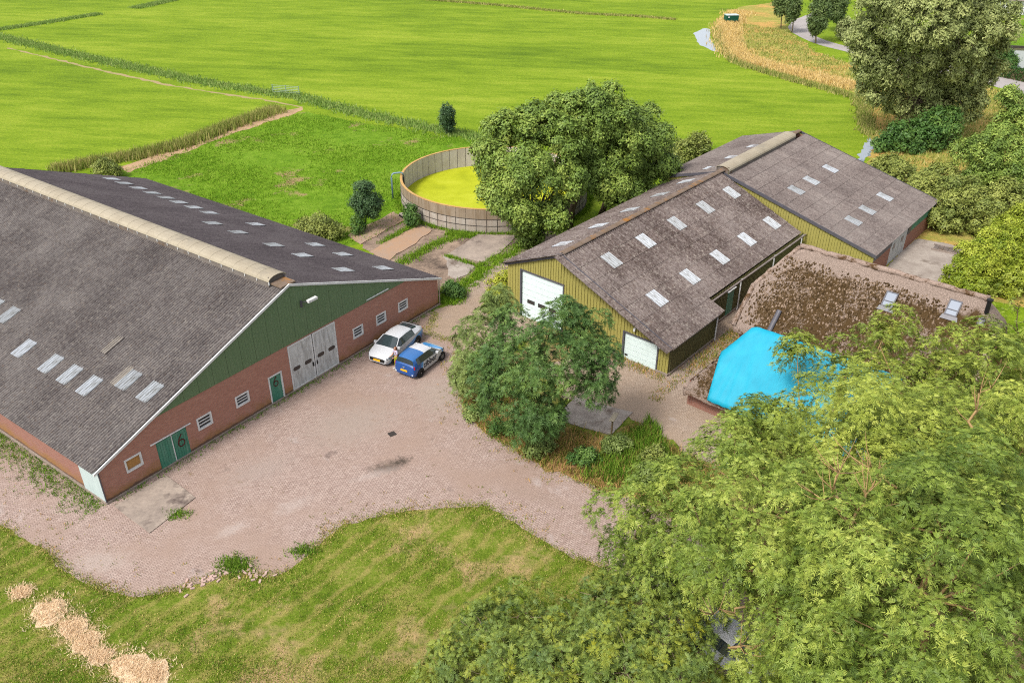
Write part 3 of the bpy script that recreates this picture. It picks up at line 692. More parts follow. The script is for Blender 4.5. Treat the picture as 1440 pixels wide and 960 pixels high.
def clad(parent, mat, x0, x1, top, bot, pitch, amp, axis='x', at=0.0, out=-1, panel=1.0, knots=(), name='cladding_panel'):
    """trapezoid-ribbed upright cladding, one object per panel"""
    edges = sorted(set([x0, x1] + [k for k in knots if x0 < k < x1]))
    cells = []
    for a, b in zip(edges[:-1], edges[1:]):
        n = max(1, int(round((b - a) / panel)))
        cells += [(a + (b - a) * i / n, a + (b - a) * (i + 1) / n) for i in range(n)]
    for a, b in cells:
        mb = MB(); n = max(1, int(round((b - a) / pitch))); p = (b - a) / n
        prof = []
        for i in range(n):
            s = a + i * p
            prof += [(s, 0), (s + p * .62, 0), (s + p * .70, amp), (s + p * .92, amp)]
        prof.append((b, 0)); prof[0] = (a + 0.006, 0); prof[-1] = (b - 0.006, 0)
        vs = []
        for x, d in prof:
            q = at + out * d
            zb, zt = bot((a + b) / 2) if bot(x) is None else bot(x), top(x)
            zt = max(zt, zb)
            for z in (zb, zt): vs.append((x, q, z) if axis == 'x' else (q, x, z))
        fs = [(2 * i, 2 * i + 2, 2 * i + 3, 2 * i + 1) for i in range(len(prof) - 1) if abs(vs[2 * i + 1][2] - vs[2 * i][2]) + abs(vs[2 * i + 3][2] - vs[2 * i + 2][2]) > 1e-3]
        if not fs: continue
        mb.add(vs, fs)
        mb.build(name, mat, parent)

def sheet_mesh(name, wdt, length, mat, waves=5, amp=0.05, seg=4):
    """one corrugated sheet: x across, y up the slope, z outward; lower edge lifted as it laps the sheet below"""
    mb = MB(); n = waves * seg
    vs = []
    for i in range(n + 1):
        x = wdt * i / n; z = amp * math.sin(2 * math.pi * i / seg + math.pi / seg)
        vs += [(x, 0, z + 0.034), (x, length, z)]
    mb.add(vs, [(2 * i, 2 * i + 2, 2 * i + 3, 2 * i + 1) for i in range(n)])
    return mb.mesh(name, mat)

def slope_frame(P, A, Sv):
    """4x4 whose x runs along A, y up the slope Sv, z outward"""
    A = Vector(A).normalized(); Sv = Vector(Sv).normalized(); N = A.cross(Sv)
    return Matrix(((A.x, Sv.x, N.x, P[0]), (A.y, Sv.y, N.y, P[1]), (A.z, Sv.z, N.z, P[2]), (0, 0, 0, 1)))

def big_slope(name, parent, mat, F, length, rows, pitch_c, col_w, waves=5, amp=0.05, seg=4, sub=None, skew=None):
    """a whole slope of lapped corrugated sheets as one mesh (seen too flat to tell its sheets apart)"""
    ncol = int(round(length / col_w)); n = ncol * waves * seg
    xs = np.linspace(0, length, n + 1); zs = amp * np.sin(2 * np.pi * np.arange(n + 1) / seg + np.pi / seg)
    V = []; Fc = []
    for lo, hi in rows:
        o = sum(len(a) for a in V)
        a = np.stack([xs, np.full(n + 1, lo), zs + 0.034], 1); b = np.stack([xs, np.full(n + 1, hi + 0.1), zs], 1)
        V.append(np.concatenate([a, b])); i = np.arange(n)
        Fc.append(np.stack([o + i, o + i + 1, o + n + 2 + i, o + n + 1 + i], 1))
    V = np.concatenate(V)
    if skew: V[:, 0] *= skew(V[:, 1])
    o = link(name, np_mesh(name, V, np.concatenate(Fc), mat), parent)
    o.matrix_local = F
    o['kind'] = 'stuff'
    return o

def put_sheet(name, me, parent, F, x, y, dz=0.0):
    o = link(name, me, parent); o.matrix_local = F @ Matrix.Translation((x, y, dz)); return o

# ---------------------------------------------------------------- the brick barn with the green gable
B1 = thing('brick_barn', 'long red brick barn with a green gable, white double doors and a corrugated roof', 'barn', (-21.259, 33.747, 0), A1)
W1, HE1, HR1, SK1, LB1 = 27.25, 2.19, 7.30, 0.27, 36.6
SL1 = (HR1 - HE1) / (W1 / 2 + SK1)
def roof1(x): return HE1 + (x + SK1) * SL1 if x < W1 / 2 else HE1 + (W1 + SK1 - x) * SL1
wins1 = [(1.39, 2.39, 1.10, 1.93), (5.93, 6.93, 1.14, 1.96), (8.62, 9.62, 1.18, 1.94), (18.37, 19.33, 1.25, 2.04), (20.62, 21.60, 1.25, 2.04), (22.88, 23.88, 1.29, 2.06)]
doors1 = [(3.30, 5.22, 0, 1.87), (11.12, 12.18, 0, 1.99), (12.87, 16.92, 0, 3.34)]
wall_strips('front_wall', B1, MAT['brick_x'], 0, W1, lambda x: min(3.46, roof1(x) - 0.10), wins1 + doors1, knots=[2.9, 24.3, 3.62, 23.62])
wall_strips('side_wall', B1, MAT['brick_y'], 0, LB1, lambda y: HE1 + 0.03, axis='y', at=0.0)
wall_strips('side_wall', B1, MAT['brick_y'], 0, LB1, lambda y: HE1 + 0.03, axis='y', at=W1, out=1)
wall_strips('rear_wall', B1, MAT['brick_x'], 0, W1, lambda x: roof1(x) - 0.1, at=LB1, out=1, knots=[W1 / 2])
mb = MB(); mb.box((W1 / 2, -0.05, 0.06), (W1 + 0.2, 0.1, 0.12)); mb.build('plinth', MAT['plinth'], B1)
mb = MB(); mb.box((-0.06, LB1 / 2 + .004, 0.058), (0.12, LB1, 0.116)); mb.build('plinth', MAT['plinth'], B1)
clad(B1, MAT['green_clad'], 3.45, 23.8, lambda x: roof1(x) - 0.03, lambda x: 3.44, 0.2, 0.012, at=-0.03, knots=[W1 / 2], panel=1.02)
# verge boards
for s in (0, 1):
    mb = MB()
    a, b = ((-SK1 - 0.05, HE1 - 0.02), (W1 / 2, HR1 + 0.045)) if s == 0 else ((W1 + SK1 + 0.05, HE1 - 0.02), (W1 / 2, HR1 + 0.045))
    mb.prism([(a[0], a[1] - 0.10), (b[0], b[1] - 0.10), (b[0], b[1] + 0.05), (a[0], a[1] + 0.05)], 1, -0.16, -0.08)
    mb.build('verge_board', MAT['white_trim'], B1)
# windows with slats
def slat_window(parent, x0, x1, z0, z1, boarded=False):
    mb = MB(); t = 0.10
    mb.span((x0, -0.035, z0), (x0 + t, 0.08, z1)); mb.span((x1 - t, -0.035, z0), (x1, 0.08, z1))
    mb.span((x0 + t, -0.033, z1 - t), (x1 - t, 0.08, z1)); mb.span((x0 + t, -0.05, z0), (x1 - t, 0.08, z0 + t))
    f_ = mb.build('window', MAT['white_trim'], parent)
    mb = MB(); mb.span((x0 + t, 0.07, z0 + t), (x1 - t, 0.10, z1 - t))
    mb.build('board' if boarded else 'pane', MAT['osb'] if boarded else MAT['glass_dark'], f_)
    if not boarded:
        for i in range(2):
            z = z0 + t + (z1 - z0 - 2 * t) * (i + 1) / 3
            mb = MB(); mb.box(((x0 + x1) / 2, 0.03, z), (x1 - x0 - 2 * t - 0.004, 0.05, 0.05)); mb.build('slat', MAT['white_trim'], f_)
    return f_
for i, (a, b, c_, d) in enumerate(wins1):
    f_ = slat_window(B1, a, b, c_, d, i == 0)
    if i == 0: f_['label'] = 'white window frame boarded with chipboard'
# white double doors
for s in (0, 1):
    x0, x1 = (12.87, 14.89) if s == 0 else (14.91, 16.92)
    mb = MB(); mb.span((x0 + 0.02, 0.03, 0.04), (x1 - 0.02, 0.08, 3.32))
    d = mb.build('barn_door', MAT['white_door'], B1)
    mb = MB(); e = 0.10
    for a in ((x0 + 0.02, 0.04), (x1 - 0.02 - e, 0.04)): mb.span((a[0], 0.0, 0.04), (a[0] + e, 0.03, 3.32))
    mb.span((x0 + 0.02 + e, 0.0, 0.04), (x1 - 0.02 - e, 0.03, 0.16)); mb.span((x0 + 0.02 + e, 0.0, 3.2), (x1 - 0.02 - e, 0.03, 3.32))
    mb.build('door_frame', MAT['white_trim'], d)
    for k in (0, 1):
        cx = x0 + 0.55 + k * 0.95; mb = MB()
        pts = [(cx + 0.24 * math.copysign(1, math.cos(t)) * 0.62 + 0.14 * math.cos(t), 1.52 + 0.14 * math.sin(t)) for t in [2 * math.pi * q / 16 + 0.01 for q in range(16)]]
        mb.prism(pts, 1, 0.018, 0.045); mb.build('window_slot', MAT['glass_dark'], d)
    mb = MB(); mb.box((14.9 + (0.16 if s else -0.16), 0.0, 1.15), (0.09, 0.05, 0.26)); mb.build('handle', MAT['dark'], d)
mb = MB(); mb.span((14.87, 0.02, 0.05), (14.93, 0.05, 3.3)); mb.build('door_gap', MAT['dark'], B1)
def painted_six(parent, cx, cz, hgt, y):
    pts = []
    for q in range(9):
        t = q / 8; pts.append((cx + hgt * (0.12 - 0.36 * math.sin(t * 1.5)), y, cz + hgt * (0.5 - 0.62 * t)))
    for q in range(1, 17):
        t = math.pi + 2 * math.pi * q / 16; pts.append((cx + hgt * 0.0 + hgt * 0.25 * math.cos(t), y, cz - hgt * 0.2 + hgt * 0.27 * math.sin(t)))
    mb = MB(); mb.tube(pts, hgt * 0.045, 5)
    return mb.build('painted_number', MAT['red_paint'], parent)
mb = MB(); mb.span((11.2, 0.05, 0.03), (12.10, 0.09, 1.9)); d = mb.build('side_door', MAT['green_door'], B1)
mb = MB(); mb.span((11.12, -0.03, 0), (11.2, 0.1, 1.99)); mb.span((12.10, -0.03, 0), (12.18, 0.1, 1.99)); mb.span((11.2, -0.028, 1.9), (12.10, 0.1, 1.99)); mb.build('frame', MAT['white_trim'], d)
painted_six(d, 11.68, 1.42, 0.66, 0.04)
for s in (0, 1):
    x0, x1 = (3.30, 4.25) if s == 0 else (4.27, 5.22)
    mb = MB(); mb.span((x0 + 0.02, 0.03, 0.03), (x1, 0.07, 1.86)); d = mb.build('stable_door', MAT['green_door'], B1)
    for k in range(6):
        xx = x0 + 0.08 + k * 0.155; mb = MB(); mb.span((xx, 0.012, 0.2), (xx + 0.14, 0.03, 1.7)); mb.build('plank', MAT['green_door'], d)
    for zz in (0.16, 1.76): mb = MB(); mb.span((x0 + 0.04, 0.0, zz - 0.07), (x1 - 0.04, 0.03, zz + 0.07)); mb.build('rail', MAT['green_door'], d)
    if s: painted_six(d, 4.78, 1.2, 0.8, 0.0)
mb = MB(); mb.span((4.235, -0.005, 0.03), (4.285, 0.04, 1.86)); mb.build('door_post', MAT['white_trim'], B1)
mb = MB(); mb.box((4.25, -0.05, 1.96), (2.55, 0.06, 0.05)); mb.build('door_track', MAT['white_trim'], B1)
mb = MB(); mb.box((20.9, -0.09, 3.62), (2.15, 0.06, 0.05)); mb.build('cable_duct', MAT['white_trim'], B1)
mb = MB(); mb.box((14.35, -0.10, 5.72), (0.09, 0.12, 0.42)); mb.tube([(14.35, -0.1, 5.86), (14.5, -0.5, 5.95)], 0.03); mb.box((14.85, -0.55, 5.96), (0.72, 0.24, 0.15), 1)
mb.build('gable_lamp', [MAT['grey_trim'], MAT['white_trim']], B1)
mb = MB(); mb.span((-0.05, 0.02, 0.03), (-0.012, 2.0, HE1 - 0.02)); mb.build('pale_panel', MAT['pale_panel'], B1)
mb = MB(); mb.tube([(-0.06, -0.04, 0.05), (-0.06, -0.04, HE1 - 0.1)], 0.04); mb.build('corner_post', MAT['grey_trim'], B1)
mb = MB(); mb.tube([(W1 + 0.1, -0.05, 0.0), (W1 + 0.1, -0.05, HE1 - 0.1)], 0.04); mb.build('corner_post', MAT['plinth'], B1)
# ridge ventilator: curved caps on a curb
mb = MB()
mb.span((W1 / 2 - .56, 1.0, HR1 - .4), (W1 / 2 + .56, 1.05, HR1 + .4))
for s in (-1, 1): mb.span((W1 / 2 + s * 0.64, 0.95, HR1 - 0.5), (W1 / 2 + s * 0.57, LB1 - 0.3, HR1 + 0.12))
mb.build('vent_curb', MAT['vent_curb'], B1)
cap = MB(); n = 8; wv = 1.085
prof = [(0.70 * math.cos(math.pi * k / n), 0.22 + 0.30 * math.sin(math.pi * k / n)) for k in range(n + 1)]
for t_ in (0, 1):
    q = [(x * (1 - 0.03 * t_), z - 0.035 * t_) for x, z in prof]
    cap.add([(x, 0.0, z) for x, z in q] + [(x, wv + 0.03, z - 0.012) for x, z in q], [(k, k + 1, n + 2 + k, n + 1 + k) for k in range(n)])
cap.add([(x, 0, z) for x, z in prof] + [(x * 0.97, 0, z - 0.035) for x, z in prof], [(k, n + 1 + k, n + 2 + k, k + 1) for k in range(n)])
cap_me = cap.mesh('ridge_cap', MAT['vent_cap'])
for k in range(32):
    o = link('ridge_cap', cap_me, B1); o.location = (W1 / 2, 0.85 + k * 1.1, HR1 - 0.04)
    mbc = None
clip = MB(); clip.box((-0.66, 0, 0.1), (0.05, 0.05, 0.22)); clip_me = clip.mesh('cap_bracket', MAT['white_trim'])
for k in range(33):
    o = link('cap_bracket', clip_me, B1); o.location = (W1 / 2, 0.87 + k * 1.1, HR1 - 0.02)
mb = MB(); mb.box((W1 / 2, 0.42, HR1 + 0.03), (1.1, 1.0, 0.1)); mb.build('ridge_tile', MAT['lichen_ridge'], B1)
# roof: near slope sheet by sheet, the flat-seen far slope in one
rows1 = [(-0.06, 0.38)] + [(0.38 + 1.36 * i, 0.38 + 1.36 * (i + 1)) for i in range(10)] + [(13.98, 14.42)]
FL = slope_frame((-SK1, 0, HE1), (0, -1, 0), (1, 0, SL1))
FR = slope_frame((W1 + SK1, 0, HE1), (0, 1, 0), (-1, 0, SL1))
s_full = sheet_mesh('roof_sheet', 1.02, 1.46, MAT['roof_brick_barn'])
s_end = sheet_mesh('roof_sheet', 1.02, 0.54, MAT['roof_brick_barn'])
k_sky = sheet_mesh('skylight', 0.96, 1.46, MAT['skylight'])
k_old = sheet_mesh('skylight', 0.5, 1.46, MAT['skylight_old'], 3)
sky1 = {(1, 4), (3, 4), (1, 5)}
sky1 = {(1, 4), (3, 4), (5, 3), (7, 3), (9, 3), (12, 3), (16, 4), (18, 4)}
rest = []
for r_, (lo, hi) in enumerate(rows1):
    for k in range(36):
        yc = k * 1.0 + 0.5
        is_sky = (k, r_) in sky1
        me = s_full if hi - lo > 1 else s_end
        if not is_sky and yc > 12.5 + 1.62 * lo: rest.append((k, lo, me)); continue
        o = put_sheet('skylight' if is_sky else 'roof_sheet', k_sky if is_sky else me, B1, FL, -(k * 1.0 + 1.0) - 0.01, lo, 0.012 if is_sky else 0.0)
        if is_sky: o['label'] = 'white translucent corrugated skylight sheet'
mb = MB()
for k, lo, me in rest:
    q = Matrix.Translation((-(k + 1.0) - 0.01, lo, 0))
    mb.add([FL @ (q @ v.co) for v in me.vertices], [tuple(p.vertices) for p in me.polygons])
o = mb.build('roof_sheet', MAT['roof_brick_barn'], B1, fix=False); o['kind'] = 'stuff'
for x_, y_ in ((7.2, 5.83), (4.46, 4.47)): put_sheet('skylight', k_old, B1, FL, -x_, y_, 0.012)
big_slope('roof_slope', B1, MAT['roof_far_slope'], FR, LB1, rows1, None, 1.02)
k_flat = sheet_mesh('skylight', 1.0, 1.3, MAT['skylight'], 5, 0.012)
for x_, y_ in ((16.4, 2.45), (9.5, 2.45), (6.5, 2.45), (2.4, 2.45), (16.3, 6.7), (13.3, 6.7), (9.35, 6.7), (6.3, 6.7), (2.25, 6.7), (20.4, 3.9), (22.4, 3.9), (24.4, 3.9), (26.2, 3.9), (28.2, 3.9), (30.2, 3.9), (32.3, 3.9), (34.2, 3.9)):
    put_sheet('skylight', k_flat, B1, FR, x_, y_, 0.055)
mb = MB()
for i in range(110):      # bird droppings below the ventilator
    y_ = rng.uniform(0.8, 30); s_ = 13.65 + rng.normal(0, 0.12); q = FR @ Vector((y_, s_, 0.03)); l_ = rng.uniform(0.05, 0.22)
    mb.add([FR @ Vector((y_ - 0.06, s_, 0.045)), FR @ Vector((y_ + 0.07, s_ - 0.02, 0.045)), FR @ Vector((y_ + 0.04, s_ - l_, 0.045)), FR @ Vector((y_ - 0.05, s_ - l_ * 0.7, 0.045))], [(0, 1, 2, 3)])
o = mb.build('bird_dropping', MAT['white_trim'], B1); o['kind'] = 'stuff'

# ---------------------------------------------------------------- the yellow barn
O2 = Vector((10.196, 46.360, 0))
def L2W(x, y, z=0.0):
    c_, s_ = math.cos(A2), math.sin(A2); return (O2.x + x * c_ - y * s_, O2.y + x * s_ + y * c_, z)
B2 = thing('yellow_barn', 'yellow ribbed metal barn with white roller doors and a mossy corrugated roof', 'barn', tuple(O2), A2)
XA, HR2, SL2 = -8.94, 6.08, 0.4268
def roof2(x): return HR2 - abs(x - XA) * SL2
door_s, door_b = (-3.55, -0.86, 0, 2.06), (-12.54, -8.69, 0, 3.78)
def bot2(x):
    if door_s[0] < x < door_s[1]: return 2.06
    if door_b[0] < x < door_b[1]: return 3.78
    return 0.18
def clad2(a, b): clad(B2, MAT['yellow_clad'], a, b, lambda x: roof2(x) - 0.05, lambda x: bot2((a + b) / 2), 0.235, 0.045, at=0.0, panel=0.94)
for a, b in ((-13.82, -12.54), (-12.54, -8.94), (-8.94, -8.69), (-8.69, -3.55), (-3.55, -0.86), (-0.86, 0.0)): clad2(a, b)
clad(B2, MAT['shaded_clad'], 0, 6.3, lambda y: roof2(0) - 0.06, lambda y: 0.18, 0.235, 0.045, axis='y', at=0.0, out=1, panel=0.94)
clad(B2, MAT['shaded_clad'], 6.3, 22.3, lambda y: roof2(-1.0) - 0.06, lambda y: 0.18, 0.235, 0.045, axis='y', at=-1.0, out=1, panel=0.94)
clad(B2, MAT['shaded_clad'], -1.0, 0.0, lambda x: roof2(x) - 0.06, lambda x: 0.18, 0.235, 0.045, at=6.3, out=1, panel=0.94)
clad(B2, MAT['shaded_clad'], 0, 22.3, lambda y: roof2(-13.82) - 0.06, lambda y: 0.18, 0.235, 0.045, axis='y', at=-13.82, out=-1, panel=1.9)
for p_, q_ in (((-13.9, -0.12, 0), (-12.54, 0.1, 0.18)), ((-8.69, -0.12, 0), (-3.55, 0.1, 0.18)), ((-0.86, -0.12, 0), (0.06, 0.1, 0.18)), ((-0.1, 0.1, 0), (0.1, 6.3, 0.178)), ((-1.1, 6.3, 0), (-0.9, 22.3, 0.18))):
    mb = MB(); mb.span(p_, q_); mb.build('plinth', MAT['plinth'], B2)
def roller(parent, a, b, h, nsec, wins):
    mb = MB(); mb.span((a + 0.06, 0.10, 0), (b - 0.05, 0.13, h - 0.05)); d = mb.build('roller_door', MAT['white_roller'], parent)
    for i in range(nsec):
        z0_, z1_ = (h - 0.06) * i / nsec, (h - 0.06) * (i + 1) / nsec
        mb = MB(); mb.span((a + 0.08, 0.07, z0_ + 0.012), (b - 0.07, 0.10, z1_ - 0.012)); mb.build('door_section', MAT['white_roller'], d)
    for x0, x1, z0_, z1_ in wins:
        mb = MB(); mb.span((x0, 0.05, z0_), (x1, 0.072, z1_)); mb.build('door_window', MAT['glass_dark'], d)
    mb = MB(); mb.span((a - 0.06, -0.07, 0), (a + 0.06, 0.12, h + 0.06)); mb.span((b - 0.05, -0.06, 0), (b + 0.05, 0.12, h + 0.06)); mb.span((a + 0.06, -0.06, h - 0.05), (b - 0.05, 0.12, h + 0.05))
    mb.build('door_surround', MAT['grey_trim'], d)
roller(B2, -3.55, -0.86, 2.06, 5, [(-3.42, -3.17, 0.24, 0.36)])
roller(B2, -12.54, -8.69, 3.78, 8, [(-11.98, -11.3, 1.24, 1.54), (-10.98, -10.3, 1.24, 1.54), (-10.0, -9.3, 1.24, 1.54)])
for s in (0, 1):
    mb = MB()
    xe, ze = (0.16, roof2(0.16)) if s == 0 else (-13.98, roof2(-13.98))
    mb.prism([(xe, ze - 0.22), (XA, HR2 - 0.22), (XA, HR2 + 0.06), (xe, ze + 0.06)], 1, -0.17, -0.10); mb.build('verge_board', MAT['grey_trim'], B2)
for x_, z_ in ((-2.69, 2.56), (-0.69, 2.05)):
    mb = MB(); mb.box((x_, -0.12, z_), (0.14, 0.14, 0.16)); mb.box((x_, -0.16, z_ - 0.11), (0.1, 0.1, 0.07)); mb.build('wall_lamp', MAT['white_trim'], B2)
mb = MB(); mb.span((-1.05, 9.6, 0.18), (-0.93, 10.5, 2.1)); d = mb.build('side_door', MAT['green_door'], B2)
mb = MB(); mb.box((-0.9, 10.05, 2.16), (0.14, 1.2, 0.05)); mb.build('lintel', MAT['white_trim'], d)
for x_, y_, z_ in ((0.12, 6.1, roof2(0.1)), (-0.86, 11.3, roof2(-0.9)), (-0.86, 16.8, roof2(-0.9)), (-0.86, 21.9, roof2(-0.9))):
    mb = MB(); mb.tube([(x_, y_, 0.02), (x_, y_, z_ - 0.1), (x_ + 0.1, y_, z_ - 0.06)], 0.05, 8); mb.build('downpipe', MAT['white_trim'], B2)
for (x_, y0, y1) in ((0.22, -0.1, 6.35), (-0.76, 6.3, 22.3)):
    mb = MB(); z_ = roof2(x_) - 0.05
    mb.prism([(x_ - 0.07, z_ + 0.05), (x_ - 0.05, z_ - 0.05), (x_ + 0.05, z_ - 0.05), (x_ + 0.07, z_ + 0.05)], 1, y0, y1); mb.build('gutter', MAT['ridge_grey'], B2)
LS2 = 1 / math.cos(math.atan(SL2))
F2 = slope_frame((0.152, 0, roof2(0.152)), (0, 1, 0), (-1, 0, SL2))
F2L = slope_frame((-13.98, 0, roof2(-13.98)), (0, -1, 0), (1, 0, SL2))
cw = 1.0875
s2 = sheet_mesh('roof_sheet', cw + 0.02, 1.5, MAT['roof_yellow_barn'])
s2e = sheet_mesh('roof_sheet', cw + 0.02, 0.38, MAT['roof_yellow_barn'])
k2 = sheet_mesh('skylight', cw, 1.36, MAT['skylight'])
for r_ in range(8):
    lo = -0.1 + 1.4 * r_
    for k in range(-1, 21):
        x_ = 0.17 + k * cw
        if x_ + cw > 22.6: continue
        full = x_ < 6.2
        if not full and r_ == 0: continue
        if r_ == 7:
            put_sheet('roof_sheet', s2e, B2, F2, x_, lo - 0.13); continue
        if r_ in (2, 5) and k in (2, 6, 10, 14, 18):
            put_sheet('skylight', k2, B2, F2, x_, lo + 0.04, 0.014); continue
        put_sheet('roof_sheet', s2, B2, F2, x_, lo)
big_slope('roof_slope', B2, MAT['roof_yellow_barn'], F2L, 23.0, [(-0.05 + 1.4 * i, -0.05 + 1.4 * (i + 1)) for i in range(4)], None, 1.0875).matrix_local = F2L @ Matrix.Translation((-22.6, 0, 0))
for y_ in (2.3, 6.75, 11.0, 15.4, 19.6): put_sheet('skylight', k2, B2, F2L, -y_ - 1.05, 2.55, 0.03)
rc = MB(); n = 6
rc.add([(0.24 * math.cos(math.pi * k / n), 0, 0.10 * math.sin(math.pi * k / n)) for k in range(n + 1)] + [(0.24 * math.cos(math.pi * k / n), 1.11, 0.10 * math.sin(math.pi * k / n) - 0.015) for k in range(n + 1)], [(k, k + 1, n + 2 + k, n + 1 + k) for k in range(n)])
rc_me = rc.mesh('ridge_tile', MAT['lichen_ridge'])
for k in range(21):
    o = link('ridge_tile', rc_me, B2); o.location = (XA, -0.1 + k * 1.08, HR2 + 0.05)

# ---------------------------------------------------------------- the rear barn
Y3 = 22.4
B3 = thing('rear_barn', 'wide grey roofed barn behind the yellow barn, with a cream ridge ventilator', 'barn', L2W(0, Y3), A2)
XE3, HE3, HR3, LB3 = 5.05, 2.33, 6.02, 15.6
SL3 = (HR3 - HE3) / (XE3 - XA)
XW3 = -14.8
SL3L = (HR3 - 4.30) / (XA - XW3)
def roof3(x): return HR3 - (x - XA) * SL3 if x > XA else HR3 - (XA - x) * SL3L
clad(B3, MAT['yellow_clad'], XW3 + 0.1, 4.9, lambda x: roof3(x) - 0.06, lambda x: 0.15, 0.235, 0.045, at=0.0, panel=0.94, knots=[XA])
dr3 = [(4.0, 8.0, 0, 2.2)]
wall_strips('side_wall', B3, MAT['brick_plain_y'], 0, LB3 - 0.2, lambda y: 1.55 if y > 8.0 else roof3(4.9) - 0.1, dr3, axis='y', at=4.9, out=1, knots=[8.0])
mb = MB(); mb.span((4.86, 8.75, 1.55), (4.93, 15.3, roof3(4.9) - 0.08)); mb.build('green_strip', MAT['green_door'], B3)
mb = MB(); mb.span((4.86, 8.0, 1.5), (4.94, 8.75, roof3(4.9) - 0.08)); mb.build('fascia_panel', MAT['grey_trim'], B3)
mb = MB(); mb.span((4.86, 0.0, 1.8), (4.95, 4.0, roof3(4.9) - 0.08)); mb.build('fascia_panel', MAT['grey_trim'], B3)
for s in (0, 1):
    mb = MB(); mb.span((4.84, 4.03 + 2 * s, 0.03), (4.9, 5.97 + 2 * s, 2.18)); d = mb.build('barn_door', MAT['white_door'], B3)
    mb = MB(); mb.span((4.89, 4.6 + 2 * s, 1.25), (4.915, 5.1 + 2 * s, 1.7)); mb.build('window_slot', MAT['glass_dark'], d)
wall_strips('rear_wall', B3, MAT['brick_plain_x'], XW3 + 0.1, 4.9, lambda x: roof3(x) - 0.1, at=LB3 - 0.3, out=1, knots=[XA])
for s in (0, 1):
    xe = XE3 + 0.03 if s == 0 else XW3 - 0.03
    for y0, y1 in ((-0.16, -0.09), (LB3, LB3 + 0.06)):
        mb = MB(); mb.prism([(xe, roof3(xe) - 0.20), (XA, HR3 - 0.20), (XA, HR3 + 0.05), (xe, roof3(xe) + 0.05)], 1, y0, y1); mb.build('verge_board', MAT['grey_trim'], B3)
F3 = slope_frame((XE3, 0, HE3), (0, 1, 0), (-1, 0, SL3))
F3L = slope_frame((XW3, 0, roof3(XW3)), (0, -1, 0), (1, 0, SL3L))
s3 = sheet_mesh('roof_sheet', 1.05, 1.46, MAT['roof_rear_barn'], 5, 0.034)
k3 = sheet_mesh('skylight', 1.02, 1.36, MAT['skylight'], 5, 0.014)
for r_ in range(11):
    lo = 0.13 + 1.36 * (r_ - 0.0) if r_ else 0.0
    lo = [0.0, 0.17, 1.53, 2.88, 4.22, 5.58, 6.94, 8.30, 9.65, 11.0, 12.36][r_]
    for k in range(15):
        x_ = -0.1 + k * 1.04
        if r_ in (3, 7) and k in (3, 6, 10):
            put_sheet('skylight', k3, B3, F3, x_, lo, 0.014); continue
        put_sheet('roof_sheet', s3, B3, F3, x_, lo)
big_slope('roof_slope', B3, MAT['roof_rear_barn'], F3L, 15.6, [(1.36 * i, 1.36 * i + 1.36) for i in range(4)] + [(5.4, 5.95)], None, 1.04).matrix_local = F3L @ Matrix.Translation((-15.5, 0, 0))
for x_, y_ in ((-2.0, 3.6), (-5.9, 3.6), (-10.2, 3.6)): put_sheet('skylight', k3, B3, F3L, x_, y_, 0.03)
mb = MB()
for s in (-1, 1): mb.span((XA + s * 0.62, 0.15, HR3 - 0.3), (XA + s * 0.55, 13.3, HR3 + 0.12))
mb.span((XA - 0.54, 0.1, HR3 - 0.4), (XA + 0.54, 0.15, HR3 + 0.42))
mb.span((XA - 0.6, 13.24, HR3 - 0.2), (XA + 0.6, 13.3, HR3 + 0.36))
mb.build('vent_curb', MAT['vent_curb'], B3)
cap3 = MB(); n = 8
prof = [(0.68 * math.cos(math.pi * k / n), 0.16 + 0.34 * math.sin(math.pi * k / n)) for k in range(n + 1)]
cap3.add([(x, 0, z) for x, z in prof] + [(x, 1.12, z - 0.012) for x, z in prof] + [(x * 0.96, 0, z - 0.03) for x, z in prof],
         [(k, k + 1, n + 2 + k, n + 1 + k) for k in range(n)] + [(k, 2 * n + 2 + k, 2 * n + 3 + k, k + 1) for k in range(n)])
c3 = cap3.mesh('ridge_cap', MAT['vent_cap'])
for k in range(12): o = link('ridge_cap', c3, B3); o.location = (XA, 0.0 + k * 1.1, HR3 - 0.03)
for k in range(2):
    o = link('ridge_tile', rc_me, B3); o.location = (XA, 13.3 + k * 1.1, HR3 + 0.05)

